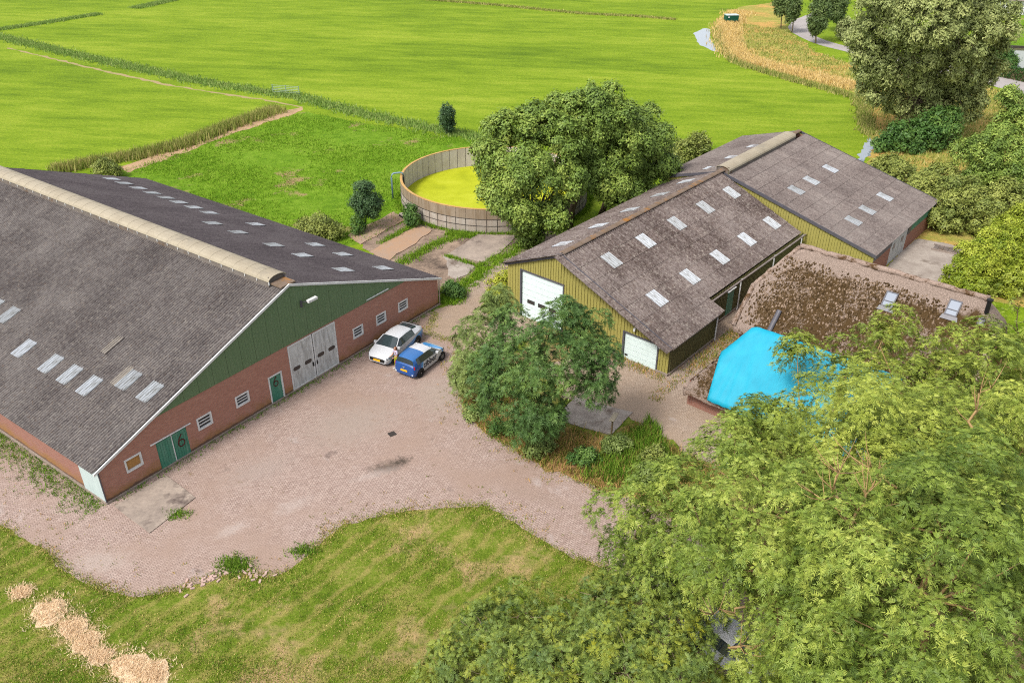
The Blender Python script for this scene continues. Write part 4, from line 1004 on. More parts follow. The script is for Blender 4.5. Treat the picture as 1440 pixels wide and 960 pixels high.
# ---------------------------------------------------------------- thatched farmhouse
HX, HY = 2.4, -1.9
FH = thing('thatched_farmhouse', 'old farmhouse under mossy hipped thatch with a lower wing, roof windows and brick walls', 'house', L2W(HX, HY), A2)
def hmain(x, y):
    z = 7.1 - abs(y - 9.9) * 1.005
    z = np.minimum(z, 4.6 + (x - 1.7) * 1.3); z = np.minimum(z, 5.2 + (16.3 - x) * 1.7)
    return z
def hwing(x, y):
    z = 5.0 - abs(y - 1.13) * 0.912
    return np.minimum(z, 1.6 + (x - 2.55) * 1.46)
def lump(x, y, a=0.09):
    return a * (np.sin(x * 2.1 + 1.3 * np.sin(y * 1.7)) * np.sin(y * 2.3 + x * 0.6) + 0.6 * np.sin(x * 5.2 + y * 3.1) * np.sin(y * 4.7 - x * 2.0))
def thatch(name, fn, x0, x1, y0, y1, parent, st=0.2, thick=0.34):
    nx, ny = int((x1 - x0) / st), int((y1 - y0) / st)
    X, Y = np.meshgrid(np.linspace(x0, x1, nx + 1), np.linspace(y0, y1, ny + 1), indexing='ij')
    Z = fn(X, Y)
    sm = np.zeros_like(Z)           # rounded ridges and hips
    for dx, dy in ((.3, 0), (-.3, 0), (0, .3), (0, -.3)): sm += fn(X + dx, Y + dy)
    Z = np.minimum(Z, sm / 4 + 0.02) + lump(X, Y, 0.05) + rng.normal(0, 0.014, Z.shape)
    ed = np.minimum(np.minimum(X - x0, x1 - X), np.minimum(Y - y0, y1 - Y)); Z -= 0.16 * np.clip(1 - ed / 0.35, 0, 1) ** 2
    N = (nx + 1) * (ny + 1); V = np.stack([X.ravel() - HX, Y.ravel() - HY, Z.ravel()], 1)
    idx = np.arange(N).reshape(nx + 1, ny + 1)
    Q = np.stack([idx[:-1, :-1], idx[1:, :-1], idx[1:, 1:], idx[:-1, 1:]], -1).reshape(-1, 4)
    ring = np.concatenate([idx[:-1, 0], idx[-1, :-1], idx[:0:-1, -1], idx[0, :0:-1]])
    low = V[ring].copy(); low[:, 2] -= thick; c_ = V.mean(0); low[:, :2] = c_[:2] + (low[:, :2] - c_[:2]) * 0.985
    V2 = np.concatenate([V, low]); m_ = len(ring); k = np.arange(m_)
    Q2 = np.stack([ring, N + k, N + (k + 1) % m_, ring[(k + 1) % m_]], 1)
    me = np_mesh(name, V2, np.concatenate([Q, Q2]), [MAT['thatch'], MAT['thatch_edge']])
    mi = np.zeros(len(Q) + len(Q2), np.int32); mi[len(Q):] = 1
    me.polygons.foreach_set('material_index', mi); me.polygons.foreach_set('use_smooth', np.ones(len(mi), bool))
    o = link(name, me, parent)
    return o
TH = thatch('thatched_roof', hmain, 1.7, 16.3, 5.1, 14.7, FH)
TW = thatch('wing_roof', hwing, 2.55, 14.0, -2.62, 4.9, FH)
# rolled ridge and verge edges of pale straw
mb = MB()
def roll(pts, r_):
    P_ = []
    for a, b in zip(pts[:-1], pts[1:]):
        k = max(2, int((Vector(b) - Vector(a)).length / 0.35))
        P_ += [Vector(a).lerp(Vector(b), i / k) for i in range(k)]
    P_.append(Vector(pts[-1]))
    P_ = [(p.x - HX + random.gauss(0, .02), p.y - HY + random.gauss(0, .02), p.z + random.gauss(0, .025)) for p in P_]
    mb.tube(P_, [r_ * random.uniform(.88, 1.12) for _ in P_], 8)
roll([(3.5, 9.9, 6.98), (15.2, 9.9, 6.98)], 0.19)
roll([(1.75, 7.4, 4.5), (1.72, 5.2, 2.25)], 0.17)
roll([(1.75, 7.4, 4.45), (3.5, 9.85, 6.9)], 0.16)
roll([(16.25, 8.8, 5.9), (16.28, 5.2, 2.2)], 0.17)
mb.build('thatch_roll', MAT['thatch_edge'], FH, True)
mb = MB(); roll([(2.62, -2.5, 1.55), (2.62, 4.7, 1.55)], 0.15); mb.build('thatch_roll', MAT['thatch_edge'], FH, True)
# moss cushions
def cushions(name, fn, x0, x1, y0, y1, n, parent, skip=None):
    ico = bmesh.new(); bmesh.ops.create_icosphere(ico, subdivisions=1, radius=1.0)
    bv = np.array([v.co[:] for v in ico.verts]); bf = np.array([[v.index for v in f.verts] for f in ico.faces]); ico.free()
    xs = rng.uniform(x0 + .2, x1 - .2, n); ys = rng.uniform(y0 + .2, y1 - .2, n)
    g_ = np.sin(xs * 0.9 + 2 * np.sin(ys * 0.55)) + np.sin(ys * 1.3 - xs * 0.5 + 1) + rng.normal(0, 1.0, n) + 0.9 * np.sin(xs * 3.1 + 2 * np.sin(ys * 2.3)) * np.sin(ys * 3.7 - xs)
    ok = (g_ > -0.75) & (ys < 9.2 + rng.normal(0, .3, n)) & (xs > x0 + .7 + rng.normal(0, .4, n))
    if skip is not None: ok &= ~skip(xs, ys)
    xs, ys = xs[ok], ys[ok]; n = len(xs)
    r_ = rng.uniform(0.025, 0.08, n); e = 0.1
    gxv = (fn(xs + e, ys) - fn(xs - e, ys)) / (2 * e); gyv = (fn(xs, ys + e) - fn(xs, ys - e)) / (2 * e)
    jit = rng.uniform(0.7, 1.3, (n, len(bv), 1))
    V = bv[None] * jit * r_[:, None, None]; V[:, :, 2] *= 0.55
    V[:, :, 2] += gxv[:, None] * V[:, :, 0] + gyv[:, None] * V[:, :, 1]
    V[:, :, 0] += xs[:, None] - HX; V[:, :, 1] += ys[:, None] - HY; V[:, :, 2] += (fn(xs, ys) + lump(xs, ys, 0.05))[:, None]
    F = (bf[None] + (np.arange(n) * len(bv))[:, None, None]).reshape(-1, 3)
    o = link(name, np_mesh(name, V.reshape(-1, 3), F, MAT['moss']), parent); o['kind'] = 'stuff'
TARP = [(4.3, -2.8), (2.42, 4.3), (4.2, 4.0), (5.0, 2.3), (13.6, 2.3), (13.6, -2.8)]
cushions('moss', hmain, 1.8, 16.2, 5.2, 9.4, 10000, FH, lambda x, y: (hwing(x, y) > hmain(x, y)) & (y < 4.9))
cushions('moss', hwing, 2.6, 5.2, -2.5, 4.5, 1900, FH, lambda x, y: pip(np.stack([x, y], 1), TARP))
# walls
def bw(x0, x1, y0, y1, z1, mats):
    mb = MB(); mb.span((x0 - HX, y0 - HY, 0), (x1 - HX, y1 - HY, z1)); return mb
for a in ((2.6, 13.6, -1.95, 4.6, 1.75), (2.1, 15.9, 5.5, 14.3, 2.45)):
    x0, x1, y0, y1, z1 = a
    for (p, q, ax, at, out) in ((x0, x1, 'x', y0, -1), (x0, x1, 'x', y1, 1), (y0, y1, 'y', x0, -1), (y0, y1, 'y', x1, 1)):
        off = (HX, HY) if ax == 'x' else (HY, HX)
        wall_strips('brick_wall', FH, MAT['brick_plain_x'] if ax == 'x' else MAT['brick_plain_y'], p - off[0], q - off[0], lambda t, z1=z1: z1, axis=ax, at=at - off[1], out=out)
# roof windows on the front slope
def roof_window(x, y):
    sl_ = 1.005; F = slope_frame((x - HX, y - HY, float(hmain(np.array(x), np.array(y))) + 0.06), (1, 0, 0), (0, 1, sl_))
    mb = MB()
    for a, b in (((-.42, -.66, 0), (-.34, .66, .1)), ((.34, -.66, 0), (.42, .66, .1)), ((-.34, .58, 0), (.34, .66, .1)), ((-.34, -.66, 0), (.34, -.58, .1)), ((-.34, -.2, .02), (.34, -.14, .1))): mb.span(a, b)
    f_ = mb.build('roof_window', MAT['grey_trim'], FH); f_.matrix_local = F @ Matrix.Diagonal((0.85, 0.78, 1, 1))
    mb = MB(); mb.span((-.34, -.58, 0.02), (.34, .58, .06)); mb.build('pane', MAT['pane'], f_)
    mb = MB(); mb.add([(-.6, -1.0, .015), (.6, -1.0, .015), (.5, -.664, .07), (-.5, -.664, .07)], [(0, 1, 2, 3)]); mb.build('flashing', MAT['lead'], f_)
m = M('pane', 0.08, 0.6); m.color(S(150, 160, 176, K)); MAT['pane'] = m.m
MAT['lead'] = plain('lead', S(136, 134, 140, K), 0.5)
roof_window(10.15, 8.5); roof_window(13.65, 8.95)
# tarred valley board and black flue
F = slope_frame((4.15 - HX, 5.25 - HY, float(hmain(np.array(4.15), np.array(5.25))) + 0.08), (1, 0, 0), (0.04, 1, 1.005))
mb = MB(); n = 8
mb.prism([(0.17 * math.cos(math.pi * k / n), 0.12 * math.sin(math.pi * k / n)) for k in range(n + 1)], 1, 0, 1.7)
o = mb.build('half_pipe', MAT['grey_trim'], FH); o.matrix_local = F
mb = MB(); mb.tube([(15.35 - HX, 9.3 - HY, 6.2), (15.35 - HX, 9.2 - HY, 7.2)], 0.13, 10); mb.tube([(15.35 - HX, 9.2 - HY, 7.2), (15.35 - HX, 9.2 - HY, 7.3)], 0.18, 10); mb.build('flue', MAT['dark'], FH)
mb = MB(); mb.tube([(15.3 - HX, 9.0 - HY, 6.1), (15.3 - HX, 8.6 - HY, 5.75)], 0.2, 8); mb.build('flashing', MAT['lead'], FH)

# cyan tarpaulin
def tarp_z(x, y):
    z = np.maximum(hwing(x, y), 1.28)
    z = np.where(y < -2.62, z - 0.0 - (-2.62 - y) * 1.0, z)
    return z + 0.13
st = 0.14
X, Y = np.meshgrid(np.arange(2.3, 13.7, st), np.arange(-2.9, 4.4, st), indexing='ij')
ph = np.arctan2(X - 4.9, 1.4 - Y)
wr = rng.normal(0, .006, X.shape) + 0.026 * np.sin(ph * 34 + 2 * np.sin(ph * 9)) * np.clip((1.3 - Y) / 2, 0, 1) + 0.02 * np.sin(X * 3.1 + Y) * np.sin(Y * 2.2)
Zt = tarp_z(X, Y) + wr + 0.02
sm = (tarp_z(X + .25, Y) + tarp_z(X - .25, Y) + tarp_z(X, Y + .25) + tarp_z(X, Y - .25)) / 4
Zt = np.minimum(Zt, sm + wr + 0.04)
# keep the cells inside the outline; fit the rim to the outline
idx = np.arange(X.size).reshape(X.shape)
cx = (X[:-1, :-1] + X[1:, 1:]) / 2; cy = (Y[:-1, :-1] + Y[1:, 1:]) / 2
keep = pip(np.stack([cx.ravel(), cy.ravel()], 1), TARP).reshape(cx.shape)
Q = np.stack([idx[:-1, :-1], idx[1:, :-1], idx[1:, 1:], idx[:-1, 1:]], -1)[keep]
P2 = np.stack([X.ravel(), Y.ravel()], 1).copy()
used = np.unique(Q); poly = np.array(TARP)
inn = pip(P2, TARP)
for i in used:
    if not inn[i] or edge_dist(P2[i:i + 1], TARP)[0] < st * 0.6:
        best = None
        for j in range(len(poly)):
            a, b = poly[j], poly[(j + 1) % len(poly)]; t = np.clip(((P2[i] - a) @ (b - a)) / ((b - a) @ (b - a)), 0, 1); q = a + t * (b - a); d = np.hypot(*(q - P2[i]))
            if best is None or d < best[0]: best = (d, q)
        P2[i] = best[1]
V = np.stack([P2[:, 0], P2[:, 1], Zt.ravel()], 1)
W_ = np.array([L2W(a, b, c_) for a, b, c_ in V])
rem = np.full(len(V), -1); rem[used] = np.arange(len(used))
tme = np_mesh('tarpaulin', W_[used], rem[Q], MAT['tarp']); tme.polygons.foreach_set('use_smooth', np.ones(len(tme.polygons), bool))
o = link('tarpaulin', tme); tag(o, 'bright cyan tarpaulin sheet spread over the thatched wing roof', 'tarpaulin')
so = o.modifiers.new('thickness', 'SOLIDIFY'); so.thickness = 0.03; so.offset = 1

# ---------------------------------------------------------------- slurry tank
TC = (-1.83, 78.72); TR, TH_ = 9.1, 2.25
TK = thing('slurry_tank', 'round concrete panel tank of yellow green duckweed beside the trees', 'tank', (TC[0], TC[1], 0))
NS = 60
def arc_box(r0, r1, z0, z1, a, nseg=2, gap=0.012):
    mb = MB(); vs = []
    for i in range(nseg + 1):
        t = -a / 2 + gap / r1 + (a - 2 * gap / r1) * i / nseg
        for r_, z in ((r0, z0), (r1, z0), (r1, z1), (r0, z1)): vs.append((r_ * math.cos(t), r_ * math.sin(t), z))
    fs = [(0, 1, 2, 3), tuple(4 * nseg + k for k in (3, 2, 1, 0))]
    for i in range(nseg):
        o = 4 * i
        for k in range(4): fs.append((o + k, o + 4 + k, o + 4 + (k + 1) % 4, o + (k + 1) % 4))
    mb.add(vs, fs); return mb
da = 2 * math.pi / NS
rowsT = [(0.02, 0.68, 'tank_side'), (0.70, 1.30, 'tank_side'), (1.32, TH_, 'tank_top')]
mesT = []
for z0, z1, mk in rowsT:
    mb = arc_box(TR - 0.08, TR, z0, z1, da); me = mb.mesh('wall_panel', MAT[mk]); mesT.append(me)
inm = arc_box(TR - 0.20, TR - 0.12, 0.0, TH_, da, 2, 0.028).mesh('inner_panel', MAT['tank_in'])
rimm = arc_box(TR - 0.21, TR + 0.015, TH_ + 0.001, TH_ + 0.03, da, 2, 0.0).mesh('rim', MAT['tank_rim'])
for k in range(NS):
    for me in mesT + [inm, rimm]:
        o = link(me.name.split('.')[0], me, TK); o.rotation_euler = (0, 0, k * da)
mb = MB(); V = []; F_ = []
for i in range(90):
    t = 2 * math.pi * i / 90
    for r_, z in ((TR - 0.12, 0), (TR - 0.08, 0), (TR - 0.08, TH_), (TR - 0.12, TH_)): V.append((r_ * math.cos(t), r_ * math.sin(t), z))
for i in range(90):
    for k in range(4): F_.append((4 * i + k, 4 * ((i + 1) % 90) + k, 4 * ((i + 1) % 90) + (k + 1) % 4, 4 * i + (k + 1) % 4))
mb.add(V, F_); mb.build('wall_core', MAT['strap'], TK)
for z in (0.69, 1.31, 0.06):
    mb = MB(); mb.tube([((TR + 0.01) * math.cos(t), (TR + 0.01) * math.sin(t), z) for t in [2 * math.pi * i / 96 for i in range(97)]], 0.028, 5, cap=False); mb.build('strap', MAT['strap'], TK)
for k in range(NS):
    t = (k + .5) * da; mb = MB(); mb.box(((TR + 0.0) * math.cos(t), (TR + 0.0) * math.sin(t), 0.66), (0.03, 0.05, 1.28), 0, t)
    mb.build('joint_strap', MAT['strap'], TK)
V = [(0, 0, 0)] + [((TR - 0.2) * math.cos(2 * math.pi * i / 96), (TR - 0.2) * math.sin(2 * math.pi * i / 96), 0) for i in range(96)]
mb = MB(); mb.add([(TC[0] + v[0], TC[1] + v[1], 0.22) for v in V], [(0, i + 1, (i + 1) % 96 + 1) for i in range(96)])
o = mb.build('duckweed_water', MAT['duckweed']); o['kind'] = 'structure'
tp = thing('filling_pipe', 'pale blue bent pipe hooked over the left rim of the round tank', 'pipe', (-11.75, 78.1, 0))
mb = MB(); mb.tube([(0, 0, 0), (0, 0, 2.2), (0.06, 0.03, 2.42), (0.22, 0.1, 2.55), (0.8, 0.25, 2.56), (1.05, 0.3, 2.5), (1.12, 0.32, 2.3)], 0.085, 10); mb.build('pipe', MAT['pipe_blue'], tp, True)
mb = MB(); mb.tube([(1.14, 0.32, 2.3), (1.14, 0.32, 0.3)], 0.07, 8); mb.build('drop_hose', MAT['dark'], tp, True)
# ================================================================ PLANTS
def unit(v): return v / np.maximum(1e-9, np.linalg.norm(v, axis=-1, keepdims=True))
def fib(n):
    i = np.arange(n) + 0.5; ph = np.arccos(1 - 2 * i / n); th = math.pi * (1 + 5 ** .5) * i
    return np.stack([np.cos(th) * np.sin(ph), np.sin(th) * np.sin(ph), np.cos(ph)], 1)
def clumps(lobes, rc, dens):
    """bunches of twigs over the outside of a crown made of several lobes"""
    out = []
    L_ = np.array(lobes)
    for i, (x, y, z, r) in enumerate(lobes):
        n = max(5, int(dens * (r / rc) ** 2)); d = fib(n); q_, _r = np.linalg.qr(rng.normal(0, 1, (3, 3))); d = d @ q_
        p = np.array([x, y, z]) + d * r * rng.uniform(0.62, 1.04, (n, 1))
        keep = np.ones(n, bool)
        for j, (a, b, c_, s) in enumerate(lobes):
            if j != i: keep &= np.linalg.norm(p - np.array([a, b, c_]), axis=1) > s * 0.72
        keep &= p[:, 2] > 0.25
        for q in p[keep]: out.append((*q, rc * rng.uniform(0.65, 1.25)))
        out.append((x, y, z, r * 0.7))
    return np.array(out)
def crown(name, lobes, mat, parent, rc=0.8, dens=4.0, tips=12, style='simple', leaves=7, size=0.16, droop=0.5, length=0.3, sparse=1.0, pairs=3, up=0.35):
    C_ = clumps(lobes, rc, dens)
    ctr = np.average(np.array(lobes)[:, :3], axis=0, weights=np.array(lobes)[:, 3])
    n = len(C_); k = np.maximum(4, (tips * (C_[:, 3] / rc) ** 2 * sparse * rng.uniform(0.7, 1.3, n)).astype(int)); k = np.minimum(k, int(tips * 2.5))
    own = np.repeat(np.arange(n), k); N = len(own)
    out_ = unit(C_[own, :3] - ctr)
    d = unit(rng.normal(0, 1, (N, 3)) + 0.5 * out_ + np.array([0, 0, up]))
    ok = (d * (out_ + np.array([0, 0, 0.6]))).sum(1) > -0.45
    own, d = own[ok], d[ok]; N = len(own)
    tip = C_[own, :3] + d * (C_[own, 3] * rng.uniform(0.78, 1.06, N))[:, None]
    ok = tip[:, 2] > 0.1; tip, d, own = tip[ok], d[ok], own[ok]; N = len(tip)
    tint = 0.5 * rng.uniform(0, 1, n)[own] + 0.5 * rng.uniform(0, 1, N)
    own = np.repeat(np.arange(N), leaves); M_ = len(own); D = d[own]; tl = tint[own]
    if style == 'compound':         # whorls of drooping feathered leaves at the twig ends
        D = unit(D + np.array([0, 0, 0.5]))
        t1 = unit(np.cross(D, rng.normal(0, 1, (N, 3))[own])); t2 = np.cross(D, t1)
        az = 2 * math.pi * (np.tile(np.arange(leaves), N) / leaves) + rng.normal(0, 0.5, M_)
        ld = unit(D * rng.uniform(0.1, 1.0, (M_, 1)) + t1 * np.cos(az)[:, None] + t2 * np.sin(az)[:, None])
        base = tip[own]
        side = unit(np.cross(ld, D + rng.normal(0, 0.2, (M_, 3)))); nrm = unit(np.cross(side, ld))
        sc_ = rng.uniform(0.6, 1.3, N)[own][:, None] * rng.uniform(0.75, 1.2, (M_, 1)); quads = []; Lr = length * sc_
        for j in range(pairs * 2 + 1):
            t = 1.0 if j == pairs * 2 else 0.30 + 0.62 * (j // 2) / pairs
            sgn = 0 if j == pairs * 2 else (1 if j % 2 else -1)
            o = base + ld * Lr * t - np.array([0, 0, 1.0]) * (droop * Lr * t * t)
            dr = unit(ld * (1.0 if sgn == 0 else 0.7) + side * sgn * 0.75 - np.array([0, 0, 1.0]) * droop * (0.3 + t))
            wv = unit(np.cross(dr, nrm)) * size * 0.145 * sc_
            l_ = dr * size * sc_ * rng.uniform(0.85, 1.15, M_)[:, None]
            quads.append(np.stack([o + wv, o - wv, o + l_], 1))
        tl = np.tile(tl, len(quads))
    else:
        nrm = unit(D + np.array([0, 0, 0.35]) + rng.normal(0, 0.38, (M_, 3)))
        ld = unit(np.cross(nrm, rng.normal(0, 1, (M_, 3)) + D * 0.01) - np.array([0, 0, 1.0]) * droop * 0.5)
        s_ = size * rng.uniform(0.65, 1.3, M_)[:, None]
        side = unit(np.cross(ld, nrm))
        o = tip[own] + rng.normal(0, size * 0.7, (M_, 3)); l_ = ld * s_; wv = side * s_ * 0.36
        quads = [np.stack([o + wv, o - wv, o + l_ * 1.15], 1)]
    Q = np.concatenate(quads)
    me = np_mesh(name, Q.reshape(-1, 3), np.arange(len(Q) * 3).reshape(-1, 3), mat)
    at = me.attributes.new('tint', 'FLOAT', 'FACE'); at.data.foreach_set('value', tl.astype(np.float32))
    return link(name, me, parent), C_
def limbs(name, base, lobes, C_, mat, parent, tr, stems=1, twigs=0.5, thin=0.03, split=0.35):
    mb = MB(); bz = Vector(base)
    ctr = Vector(np.average(np.array(lobes)[:, :3], axis=0, weights=np.array(lobes)[:, 3]))
    zt = min(l[2] for l in lobes)
    for s in range(stems):
        off = Vector((random.uniform(-1, 1), random.uniform(-1, 1), 0)) * (0.0 if stems == 1 else tr * 3)
        fork = bz + off + Vector(((ctr.x - bz.x) * .3, (ctr.y - bz.y) * .3, max(0.5, (ctr.z) * split)))
        mid = (bz + off).lerp(fork, .5) + Vector((random.gauss(0, tr * .5), random.gauss(0, tr * .5), 0))
        mb.tube([bz + off - Vector((0, 0, .1)), mid, fork], [tr * 1.25 / stems ** .5, tr / stems ** .5, tr * .85 / stems ** .5], 8)
        for i, (x, y, z, r) in enumerate(lobes):
            if stems > 1 and i % stems != s: continue
            e = Vector((x, y, z)); m1 = fork.lerp(e, .5) + Vector((random.gauss(0, .2), random.gauss(0, .2), random.gauss(0.2, .15)))
            k_ = tr * .5 * min(1.2, r / 1.6) / stems ** .4
            mb.tube([fork, fork.lerp(m1, .5) + Vector((random.gauss(0, .12), random.gauss(0, .12), .1)), m1, e], [k_, k_ * .85, k_ * .65, k_ * .35], 6)
    for q in C_:
        if random.random() > twigs: continue
        j = min(range(len(lobes)), key=lambda i: (lobes[i][0] - q[0]) ** 2 + (lobes[i][1] - q[1]) ** 2 + (lobes[i][2] - q[2]) ** 2)
        a = Vector(lobes[j][:3]); b = Vector(q[:3]); m1 = a.lerp(b, .5) + Vector((random.gauss(0, .12), random.gauss(0, .12), .1)); b = a.lerp(b, 1.12)
        mb.tube([a, m1, b], [thin * 1.6, thin * 1.1, thin * .4], 4, cap=False)
    return mb.build(name, mat, parent, True, False)
def tree(key, name, label, cat, leafmat, bark, tr, group=None, stems=1, twigs=.5, thin=.03, split=.35, **kw):
    base, lobes = TREES[key]
    T_ = thing(name, label, cat, (base[0], base[1], 0), 0, group)
    jz = .9 if key.startswith('ash') else .0
    loc = [(x - base[0], y - base[1], z + random.uniform(-jz, jz * .6), r * (.92 if jz else 1)) for x, y, z, r in lobes]
    o, C_ = crown('crown', loc, MAT[leafmat], T_, **kw)
    limbs('trunk', (0, 0, 0), loc, C_, MAT[bark], T_, tr, stems, twigs, thin, split)
    return T_, loc
ash = dict(rc=1.1, dens=2.9, tips=92, style='compound', leaves=6, size=0.108, length=0.215, droop=0.45, pairs=3)
ga = 'big ash trees in front of the farmhouse'
ta, _ = tree('ash_left', 'ash_tree', 'nearest ash reaching left over the brick drive, above the hidden white car', 'tree', 'leaf_ash', 'bark_orange', .32, ga, **ash)
tb, lb = tree('ash_mid', 'ash_tree', 'ash whose upper boughs overlap the cyan tarpaulin and show bare orange twigs', 'tree', 'leaf_ash_yellow', 'bark_orange', .3, ga, **ash)
tree('ash_right', 'ash_tree', 'pale yellowish ash at the right edge below the thatched gable end', 'tree', 'leaf_ash_yellow', 'bark_orange', .3, ga, **ash)
tree('ash_front', 'ash_tree', 'tall dense ash filling the bottom right corner of the view', 'tree', 'leaf_ash', 'bark_orange', .35, ga, **ash)
def dead_branch(parent, start, end, n=9, r0=.075):
    mb = MB(); a, b = Vector(start), Vector(end); pts = [a.lerp(b, i / 6) + Vector((random.gauss(0, .1), random.gauss(0, .1), random.gauss(0, .08))) for i in range(7)]
    mb.tube(pts, [r0 * (1 - .8 * i / 6) for i in range(7)], 6)
    for i in range(n):
        p = pts[random.randint(1, 5)]; d = (b - a).normalized() * random.uniform(.3, 1.0) + Vector((random.gauss(0, .7), random.gauss(0, .7), random.uniform(.1, .8)))
        l_ = random.uniform(.5, 1.3); q = p + d.normalized() * l_ * .6; mb.tube([p, q, q + d.normalized().lerp(Vector((0, 0, 1)), .3) * l_ * .5], [r0 * .42, r0 * .28, r0 * .08], 4)
    return mb.build('bare_branch', MAT['bark_orange'], parent, True, False)
bb = TREES['ash_mid'][0]
def rel(p, b): return (p[0] - b[0], p[1] - b[1], p[2])
for a, b in BRANCH['mid']: dead_branch(tb, rel(a, bb), rel(b, bb), 10, .052)
ba = TREES['ash_left'][0]
for a, b in BRANCH['left']: dead_branch(ta, rel(a, ba), rel(b, ba), 6, .045)
sh = dict(rc=0.55, dens=3.2, tips=24, style='compound', leaves=6, size=0.11, length=0.2, droop=0.3, pairs=3)
gs = 'yellowing shrubs at the bottom edge of the lawn'
tree('shrub_a', 'shrub', 'leftmost loose yellow green shrub on the near lawn edge', 'shrub', 'leaf_shrub', 'bark_pale', .08, gs, 3, .6, .02, **sh)
tree('shrub_b', 'shrub', 'middle yellowing shrub between two others on the near lawn edge', 'shrub', 'leaf_shrub', 'bark_pale', .08, gs, 3, .6, .02, **sh)
tree('shrub_c', 'shrub', 'tall yellowing shrub beside the hidden white car under the ash', 'shrub', 'leaf_shrub', 'bark_pale', .09, gs, 3, .6, .02, **sh)
bt = dict(rc=0.72, dens=4.0, tips=54, style='compound', leaves=6, size=0.125, length=0.18, droop=0.3, pairs=2)
tree('bush_tree', 'bushy_tree', 'dark green bushy tree in front of the yellow barn doors', 'tree', 'leaf_bush', 'bark', .12, None, 3, .5, .025, .15, **bt)
tree('sapling', 'bushy_tree', 'lighter feathery young tree left of the dark bushy tree', 'tree', 'leaf_sapling', 'bark', .09, None, 2, .5, .02, .15, **bt)
tree('corner_bush', 'bush', 'yellow green bush at the left corner of the yellow barn', 'bush', 'leaf_yellow', 'bark', .05, None, 3, .4, .02, **dict(rc=.4, dens=5, tips=24, size=.13, leaves=6))
lm = dict(rc=0.95, dens=4.2, tips=90, size=0.2, leaves=11, droop=.3)
gl = 'three dense round trees beside the tank'
tree('lime_left', 'round_tree', 'dense green tree overhanging the right side of the round tank', 'tree', 'leaf_lime', 'bark', .3, gl, split=.3, **lm)
tree('lime_mid', 'round_tree', 'tallest domed tree in the middle of the three by the tank', 'tree', 'leaf_lime', 'bark', .3, gl, split=.4, **lm)
tree('lime_right', 'round_tree', 'rightmost rounded tree of the three, beside the barn roof', 'tree', 'leaf_lime', 'bark', .28, gl, split=.4, **lm)
md = dict(rc=.5, dens=5, tips=26, size=.2, leaves=6)
tree('back_shrub', 'shrub', 'yellowish shrub behind the far left eave of the rear barn', 'shrub', 'leaf_east', 'bark', .07, None, 3, .3, .02, **md)
tree('poplar', 'poplar_tree', 'huge grey green poplar with many bare stems at the field ditch', 'tree', 'leaf_poplar', 'bark_pale', .55, None, 7, .6, .05, .3, rc=.95, dens=2.6, tips=46, size=.25, leaves=10, droop=.5)
tree('poplar_shrub', 'shrub', 'dark green thicket at the foot of the huge poplar', 'shrub', 'leaf_dark', 'bark', .1, None, 3, .3, .03, rc=.7, dens=5, tips=34, size=.28, leaves=6)
ge = 'shrubs and trees east of the rear barn'
es = dict(rc=.75, dens=3.6, tips=60, size=.19, leaves=9)
tree('east_shrub_a', 'shrub', 'broad olive thicket beyond the small rear yard', 'shrub', 'leaf_east', 'bark', .1, ge, 3, .4, .03, **es)
tree('east_tree', 'tree', 'open crowned tree at the right edge above the olive thicket', 'tree', 'leaf_lime', 'bark', .16, ge, 2, .6, .04, **es)
tree('east_shrub_b', 'shrub', 'low mixed shrubs along the far eave corner of the rear barn roof', 'shrub', 'leaf_east', 'bark', .08, ge, 3, .4, .03, **es)
tree('east_shrub_c', 'shrub', 'small olive shrub between the rear barn gable and the dry grass', 'shrub', 'leaf_east', 'bark', .08, ge, 3, .4, .03, **es)
cf = dict(rc=.5, dens=3.6, tips=50, size=.16, leaves=9, droop=-.3)
gc = 'bright yellow green conifers right of the farmhouse'
tree('conifer_a', 'conifer', 'smallest bright conifer nearest the rear yard', 'conifer', 'leaf_conifer', 'bark', .1, gc, 1, .2, .03, **cf)
tree('conifer_b', 'conifer', 'middle bright conifer just above the thatched ridge end', 'conifer', 'leaf_conifer', 'bark', .1, gc, 1, .2, .03, **cf)
tree('conifer_c', 'conifer', 'tallest bright conifer cut by the right edge', 'conifer', 'leaf_conifer', 'bark', .12, gc, 1, .2, .03, **cf)
tree('garden_tree', 'garden_tree', 'yellow green garden tree behind the black flue of the thatched house', 'tree', 'leaf_ash_yellow', 'bark', .12, None, 2, .4, .03, **dict(ash, tips=16))
rt_ = dict(rc=.55, dens=5, tips=22, size=.28, leaves=6)
gr = 'young trees along the winding road'
tree('road_tree_a', 'road_tree', 'leftmost thin tree along the winding road', 'tree', 'leaf_road', 'bark_pale', .1, gr, 1, .3, .03, .6, **rt_)
tree('road_tree_b', 'road_tree', 'second thin tree along the winding road, just right of the leftmost', 'tree', 'leaf_road', 'bark_pale', .1, gr, 1, .3, .03, .6, **rt_)
tree('road_tree_c', 'road_tree', 'tallest road tree with its trunk against the grey road bend', 'tree', 'leaf_road', 'bark_pale', .12, gr, 1, .3, .03, .5, **rt_)
tree('road_tree_d', 'road_tree', 'road tree inside the bend beside the pale willow', 'tree', 'leaf_road', 'bark_pale', .1, gr, 1, .3, .03, .5, **rt_)
tree('willow_bush', 'willow_bush', 'pale grey green willow bush between road bend and poplar', 'bush', 'leaf_willow', 'bark_pale', .08, None, 2, .3, .03, **rt_)
tree('ditch_tree', 'small_tree', 'small slender dark tree alone on the field ditch above the tank', 'tree', 'leaf_young', 'bark', .07, None, 1, .3, .02, rc=.4, dens=5, tips=26, size=.16, leaves=6)
tree('young_tree', 'small_tree', 'young dark bluish tree on the grass left of the tank', 'tree', 'leaf_young', 'bark', .06, None, 1, .3, .02, rc=.38, dens=5, tips=26, size=.14, leaves=6)
